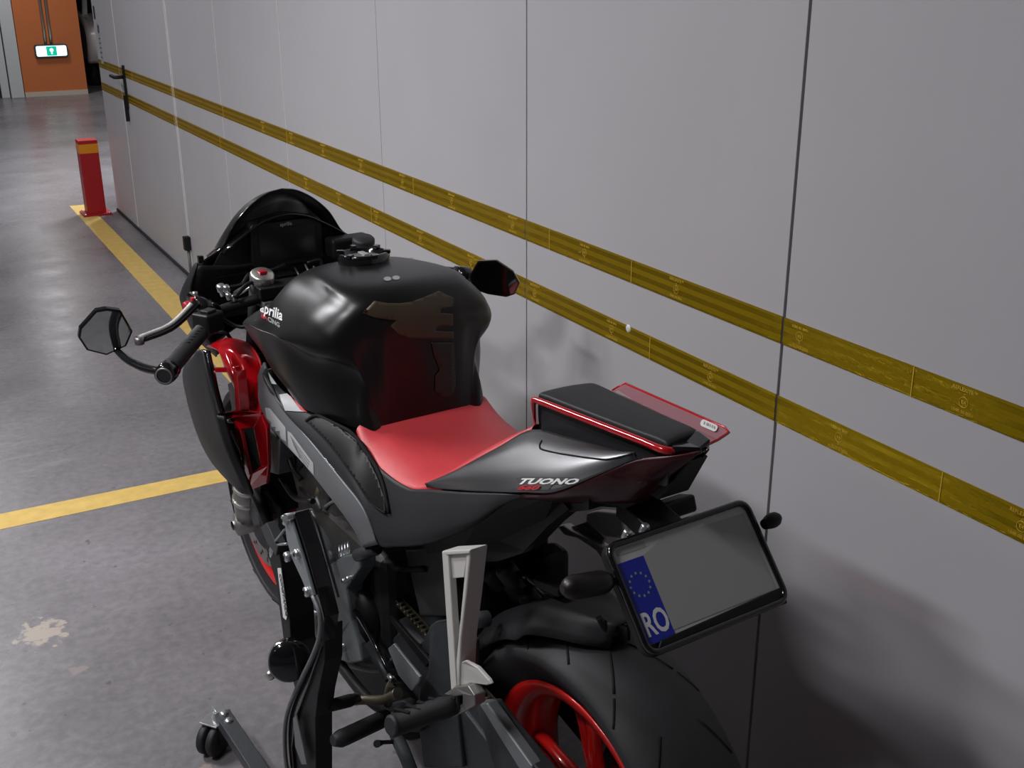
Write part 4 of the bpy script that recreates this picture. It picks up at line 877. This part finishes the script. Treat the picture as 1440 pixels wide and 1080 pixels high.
# clutter ahead of the rear tyre: battery box, linkage, hoses
mk('battery_box', (.34, 0, .62), (.16, .16, .20), 'black', b=.02)
mk('shock_reservoir', (.24, -.06, .60), (.05, .06, .12), 'black', b=.015)
for u, v, l in ((690, 805, .05), (720, 820, .03), (740, 835, .02), (710, 800, .06)):
    MB().lathe(K(u, v, l), (.2, .6, 1), [(.018, -.03), (.018, 0), (.012, .006), (.0005, .006)], 14).build('rubber_boot', 'black', bike)
MB().tube(KL([(705, 800, .05), (745, 812, .04), (770, 830, .03), (812, 845, .0)]), [.006, .007, .012, .006], 8).build('brake_line', 'black_gloss', bike)
MB().box(K(778, 823, .03), (.07, .03, .014), Matrix.Rotation(.2, 3, 'Y')).build('hugger_mount', 'black', bike, bevel=.002)
MB().lathe(K(714, 815, .05), (-.3, .8, .4), [(.0065, 0), (.0065, .003), (.0004, .003)], 12).build('cap_nut', 'steel', bike)
MB().lathe(K(671, 872, .12), (0, 1, .2), [(.014, -.02), (.014, .006), (.006, .01), (.0004, .01)], 14).build('swing_bolt', 'dark_cast', bike)
S('battery_cover', [(568, 772, .10), (625, 768, .10), (640, 868, .10), (590, 868, .10)], .06, 'engine', bevel=.006)

# ---- number plate
pTL, pTR, pBL, pBR = V(-.147, .127, .897), V(-.147, -.127, .897), V(-.247, .127, .779), V(-.247, -.127, .779)
px_ = (pTR-pTL).normalized(); py_ = (pTL-pBL).normalized(); pz_ = px_.cross(py_); pc_ = (pTL+pTR+pBL+pBR)/4
PH = (pTL-pBL).length
def PP(x, y, z=0): return pc_+px_*x+py_*y+pz_*z
ph = MB().prism([PP(x, y, -.016) for x, y in rrect(.254, PH, .018)], pz_*.014).build('plate_holder', 'black', bike, bevel=.002)
ring = [PP(x, y, .001) for x, y in rrect(.246, PH-.008, .016, 6)]; MB().tube(ring+[ring[0], ring[1]], .0048, 8).build('holder_lip', 'black_gloss', ph)
slab('holder_foot', [PP(-.10, -PH/2+.016, .004), PP(.119, -PH/2+.022, .004), PP(.122, -PH/2-.001, .0), PP(-.115, -PH/2-.001, .0)], pz_*-.014, 'black', ph, .002)
pl = MB().prism([PP(x, y+.004, -.002) for x, y in rrect(.238, PH-.022, .010)], pz_*.0022).build('number_plate', 'plate_white', bike)
bx0, bx1, by0, by1 = -.1185, -.0740, -PH/2+.015, .048
slab('blue_band', [PP(bx0, by0, .0003), PP(bx1, by0, .0003), PP(bx1, by1, .0003), PP(bx0, by1, .0003)], pz_*.0006, 'plate_blue', pl)
slab('blank_field', [PP(bx1, by0+.007, .0003), PP(.112, by0+.007, .0003), PP(.112, PH/2-.020, .0003), PP(-.035, PH/2-.016, .0003), PP(bx1, by1, .0003)], pz_*.0005, 'plate_grey', pl)
stm = MB(); sc_ = PP((bx0+bx1)/2, .014)
for k in range(12):
    a = k*PI/6; c_ = V(math.cos(a), math.sin(a), 0)*.0155; P = []
    for j in range(10):
        r = .0024 if j % 2 == 0 else .001; b_ = PI/2+j*PI/5; P.append(sc_+px_*(c_.x+math.cos(b_)*r)+py_*(c_.y+math.sin(b_)*r)+pz_*.0009)
    stm.prism(P, pz_*.0003)
stm.build('star_ring', 'star', pl)
text_obj('RO', 'country_letters', 'white', pl, PP(-.1160, -.052, .0009), px_, py_, .044, .0003, xs=.66, bold=.0009)
MB().prism([PP(x-.088, y+.062, .0003) for x, y in rrect(.048, .009, .002)], pz_*.0003).build('faded_print', 'plate_grey', pl)
# lamps and bracket
def indicator(sg):
    a = V(-.172, .132*sg, .858); b = V(-.165, .205*sg, .866)
    st = MB().tube([V(-.17, .10*sg, .85), a], .007, 10).build('indicator_stalk', 'black', bike)
    bd = MB().tube(curve([a, a.lerp(b, .3), a.lerp(b, .75), b], 3), [.010, .014, .016, .0165, .0165, .0165, .0165, .015, .012, .006], 16, flat=1.0).build('indicator', 'brown_lens', bike)
indicator(1)
a = V(-.185, -.128, .87); MB().tube(curve([a, V(-.185, -.142, .872), V(-.185, -.158, .874)], 3), [.007, .008, .010, .011, .011, .010, .006], 16).build('indicator', 'black', bike)
MB().box(K(938, 716, -.045), (.035, .085, .026), Matrix.Rotation(.35, 3, 'Y')).build('plate_lamp', 'black', bike, bevel=.005)
slab('plate_bracket', [V(-.05, .03, .90), V(-.14, .03, .88), V(-.20, .03, .80), V(-.185, .03, .80), V(-.10, .03, .86), V(-.05, .03, .87)], (0, -.06, 0), 'black', bike, .003)
for y in (.09, .02): MB().lathe(PP(-.08 if y > .05 else -.05, PH/2+.006, -.005), (-.4, 0, .9), [(.006, -.01), (.006, .003), (.003, .005), (.0004, .005)], 12).build('bracket_bolt', 'steel', bike)

# ------------------------------------------------------------------ lift stand under the bike (left side)
st = empty('lift_stand', (BX, BY, 0), RZ, 'black motorcycle lift stand with curved lever arm and casters, left of the engine', 'lift stand')
def SS(name, pts, th, m, parent=None, bevel=.002):
    return slab(name, [K(*p)+V(0, 0, BL) for p in pts], (0, -th, 0), m, parent or st, bevel)
def sK(u, v, l): return K(u, v, l)+V(0, 0, BL)
lev = SS('lever_channel', [(404, 724, .33), (418, 775, .33), (438, 835, .33), (448, 870, .33), (443, 905, .33), (424, 955, .33), (404, 1005, .33), (399, 1050, .33), (402, 1100, .33), (414, 1100, .33), (410, 1050, .33), (416, 1008, .33), (434, 960, .33), (451, 910, .33), (456, 868, .33), (446, 828, .33), (430, 770, .33), (414, 721, .33)], .027, 'black_gloss')
SS('column', [(404, 1012, .325), (424, 962, .325), (446, 905, .325), (456, 880, .325), (456, 930, .324), (447, 975, .322), (443, 1010, .32), (444, 1100, .32), (404, 1100, .325)], .034, 'black', lev)
SS('side_plate', [(399, 730, .337), (406, 724, .337), (416, 755, .337), (430, 800, .337), (441, 838, .337), (434, 840, .337), (424, 815, .337), (410, 785, .337), (403, 760, .337)], .006, 'zinc', lev)
tube('channel_edge', [sK(*p) for p in [(440, 838, .336), (450, 865, .336), (450, 893, .336), (440, 922, .336), (424, 955, .336), (408, 990, .336), (401, 1020, .336), (401, 1060, .336), (406, 1100, .336)]], .0042, 'grey_frame', lev, 8)
tube('channel_edge', [sK(*p) for p in [(438, 719, .292), (446, 735, .29), (462, 790, .288), (476, 840, .288)]], .0025, 'grey_frame', lev, 8)
MB().tube([sK(401, 728, .345), sK(438, 720, .29)], .0065, 12).build('top_pin', 'steel', lev)
for u, v in ((401, 731), (418, 779), (432, 832), (404, 783)):
    MB().lathe(sK(u, v, .339), (0, 1, 0), [(.004, -.006), (.009, -.004), (.009, .004), (.004, .006)], 14).build('pivot_nut', 'steel', lev)
pst = SS('upright', [(370, 757, .30), (382, 757, .30), (392, 775, .30), (399, 815, .30), (407, 870, .30), (409, 905, .30), (420, 940, .30), (424, 1000, .30), (424, 1100, .30), (402, 1100, .30), (404, 1010, .30), (415, 970, .30), (400, 910, .30), (396, 880, .30), (388, 820, .30)], .05, 'black')
SS('upright_edge', [(366, 742, .305), (374, 735, .305), (390, 770, .305), (388, 782, .305), (376, 765, .305)], .02, 'dark_cast', pst)
dq = [sK(*p) for p in [(390, 799, .303), (395, 799, .303), (404, 865, .303), (402, 872, .303), (398, 868, .303)]]
slab('decal_strip', dq, (0, -.001, 0), 'white', pst, 0)
text_obj('CONSTANDS', 'lettering', 'dark_print', pst, sK(392.6, 806, .3036), sK(402, 866, .3036)-sK(393, 806, .3036), sK(398, 806, .3036)-sK(393, 806, .3036), .014, .0002, bold=.0004)
tube('tie_rod', [sK(386, 763, .30), sK(400, 745, .33)], .0025, 'zinc', pst, 6, sub=1); tube('tie_rod', [sK(390, 766, .30), sK(404, 765, .33)], .0025, 'zinc', pst, 6, sub=1)
dc = sK(407, 930, .345)
dk = MB().lathe(dc, (-1, .35, .3), [(.0005, -.03), (.034, -.03), (.037, -.022), (.037, .004), (.033, .009), (.0005, .010)], 40).build('adjuster_knob', 'black_gloss', st)
MB().lathe(sK(384, 942, .345)+V(-.012, .01, .0), (-1, .5, .2), [(.009, 0), (.009, .005), (.005, .008), (.0004, .008)], 14).build('bolt', 'alu', dk)
tube('knob_bracket', [sK(384, 930, .36), sK(388, 912, .36), sK(392, 906, .355), sK(407, 906, .34)], .0045, 'alu', dk, 8)
MB().tube([sK(383, 772, .30), sK(384, 790, .29)], .006, 8).build('spring', 'steel', pst)
SS('inner_blade', [(412, 1010, .335), (416, 1006, .335), (426, 1050, .335), (431, 1075, .335), (424, 1075, .335), (415, 1050, .335)], .003, 'grey_frame', lev, .0005)
# floor frame with twin-wheel caster
def Wz(u, v, z): 
    d = vb(u, v); c = CB+V(0, 0, BL); return c+d*((z-c.z)/d.z)
A = Wz(312, 1000, .105); B = Wz(385, 1110, .105); dAB = (B-A).normalized(); nAB = V(-dAB.y, dAB.x, 0)
bw_ = .034
bar = MB().prism([A+nAB*bw_/2, A-nAB*bw_/2, A+dAB*.62-nAB*bw_/2, A+dAB*.62+nAB*bw_/2], (0, 0, -.028)).build('floor_beam', 'dark_cast', st, bevel=.002)
MB().prism([A-dAB*.035+nAB*.011+V(0, 0, -.004), A-dAB*.035-nAB*.011+V(0, 0, -.004), A-nAB*.011+V(0, 0, -.004), A+nAB*.011+V(0, 0, -.004)], (0, 0, -.018)).build('beam_end', 'steel', bar, bevel=.001)
for k in (.012, .042): MB().lathe(A+dAB*k+V(0, 0, 0), (0, 0, 1), [(.0095, 0), (.0095, .003), (.006, .006), (.0004, .0062)], 16).build('beam_bolt', 'steel', bar)
B2 = A+dAB*.56
cb_ = sK(424, 1100, .31); tt = cb_-V(0, 0, cb_.z-.09); bp_ = A+dAB*(tt-A).dot(dAB)
tube('base_post', [cb_+V(0, 0, .02), tt], .018, 'black', st, 12, sub=1)
q_ = (tt-bp_).normalized(); w_ = V(-q_.y, q_.x, 0)*.017
MB().prism([bp_+w_, bp_-w_, tt+q_*.02-w_, tt+q_*.02+w_], (0, 0, -.024)).build('base_beam', 'dark_cast', st, bevel=.002)
MB().prism([B2+nAB*.12+V(0, 0, -.004), B2+nAB*.12+dAB*.04+V(0, 0, -.004), B2-nAB*.12+dAB*.04+V(0, 0, -.004), B2-nAB*.12+V(0, 0, -.004)], (0, 0, -.024)).build('cross_beam', 'dark_cast', st, bevel=.002)
cst = Wz(300, 1010, .085)
cf = MB().box(cst+V(0, 0, -.005), (.045, .042, .004), Matrix.Rotation(.6, 3, 'Z')).build('caster_fork', 'steel', st, bevel=.001)
MB().box(cst+V(-.018, -.016, -.028), (.004, .040, .045), Matrix.Rotation(.6, 3, 'Z')).build('fork_cheek', 'black', cf)
MB().lathe(cst+V(-.002, -.012, -.004), (0, 0, 1), [(.015, 0), (.015, .006), (.012, .010), (.009, .016), (.0004, .016)], 18).build('swivel', 'steel', cf)
cd2 = Matrix.Rotation(.6, 3, 'Z') @ V(1, 0, 0); wc = cst+V(0, 0, -.048)+Matrix.Rotation(.6, 3, 'Z') @ V(0, .008, 0)
for k in (.0125, -.0125):
    MB().lathe(wc+cd2*k, cd2, [(.006, -.0095), (.022, -.0095), (.034, -.0085), (.037, -.005), (.037, .005), (.034, .0085), (.022, .0095), (.006, .0095)], 30).build('caster_wheel', 'rubber', cf)
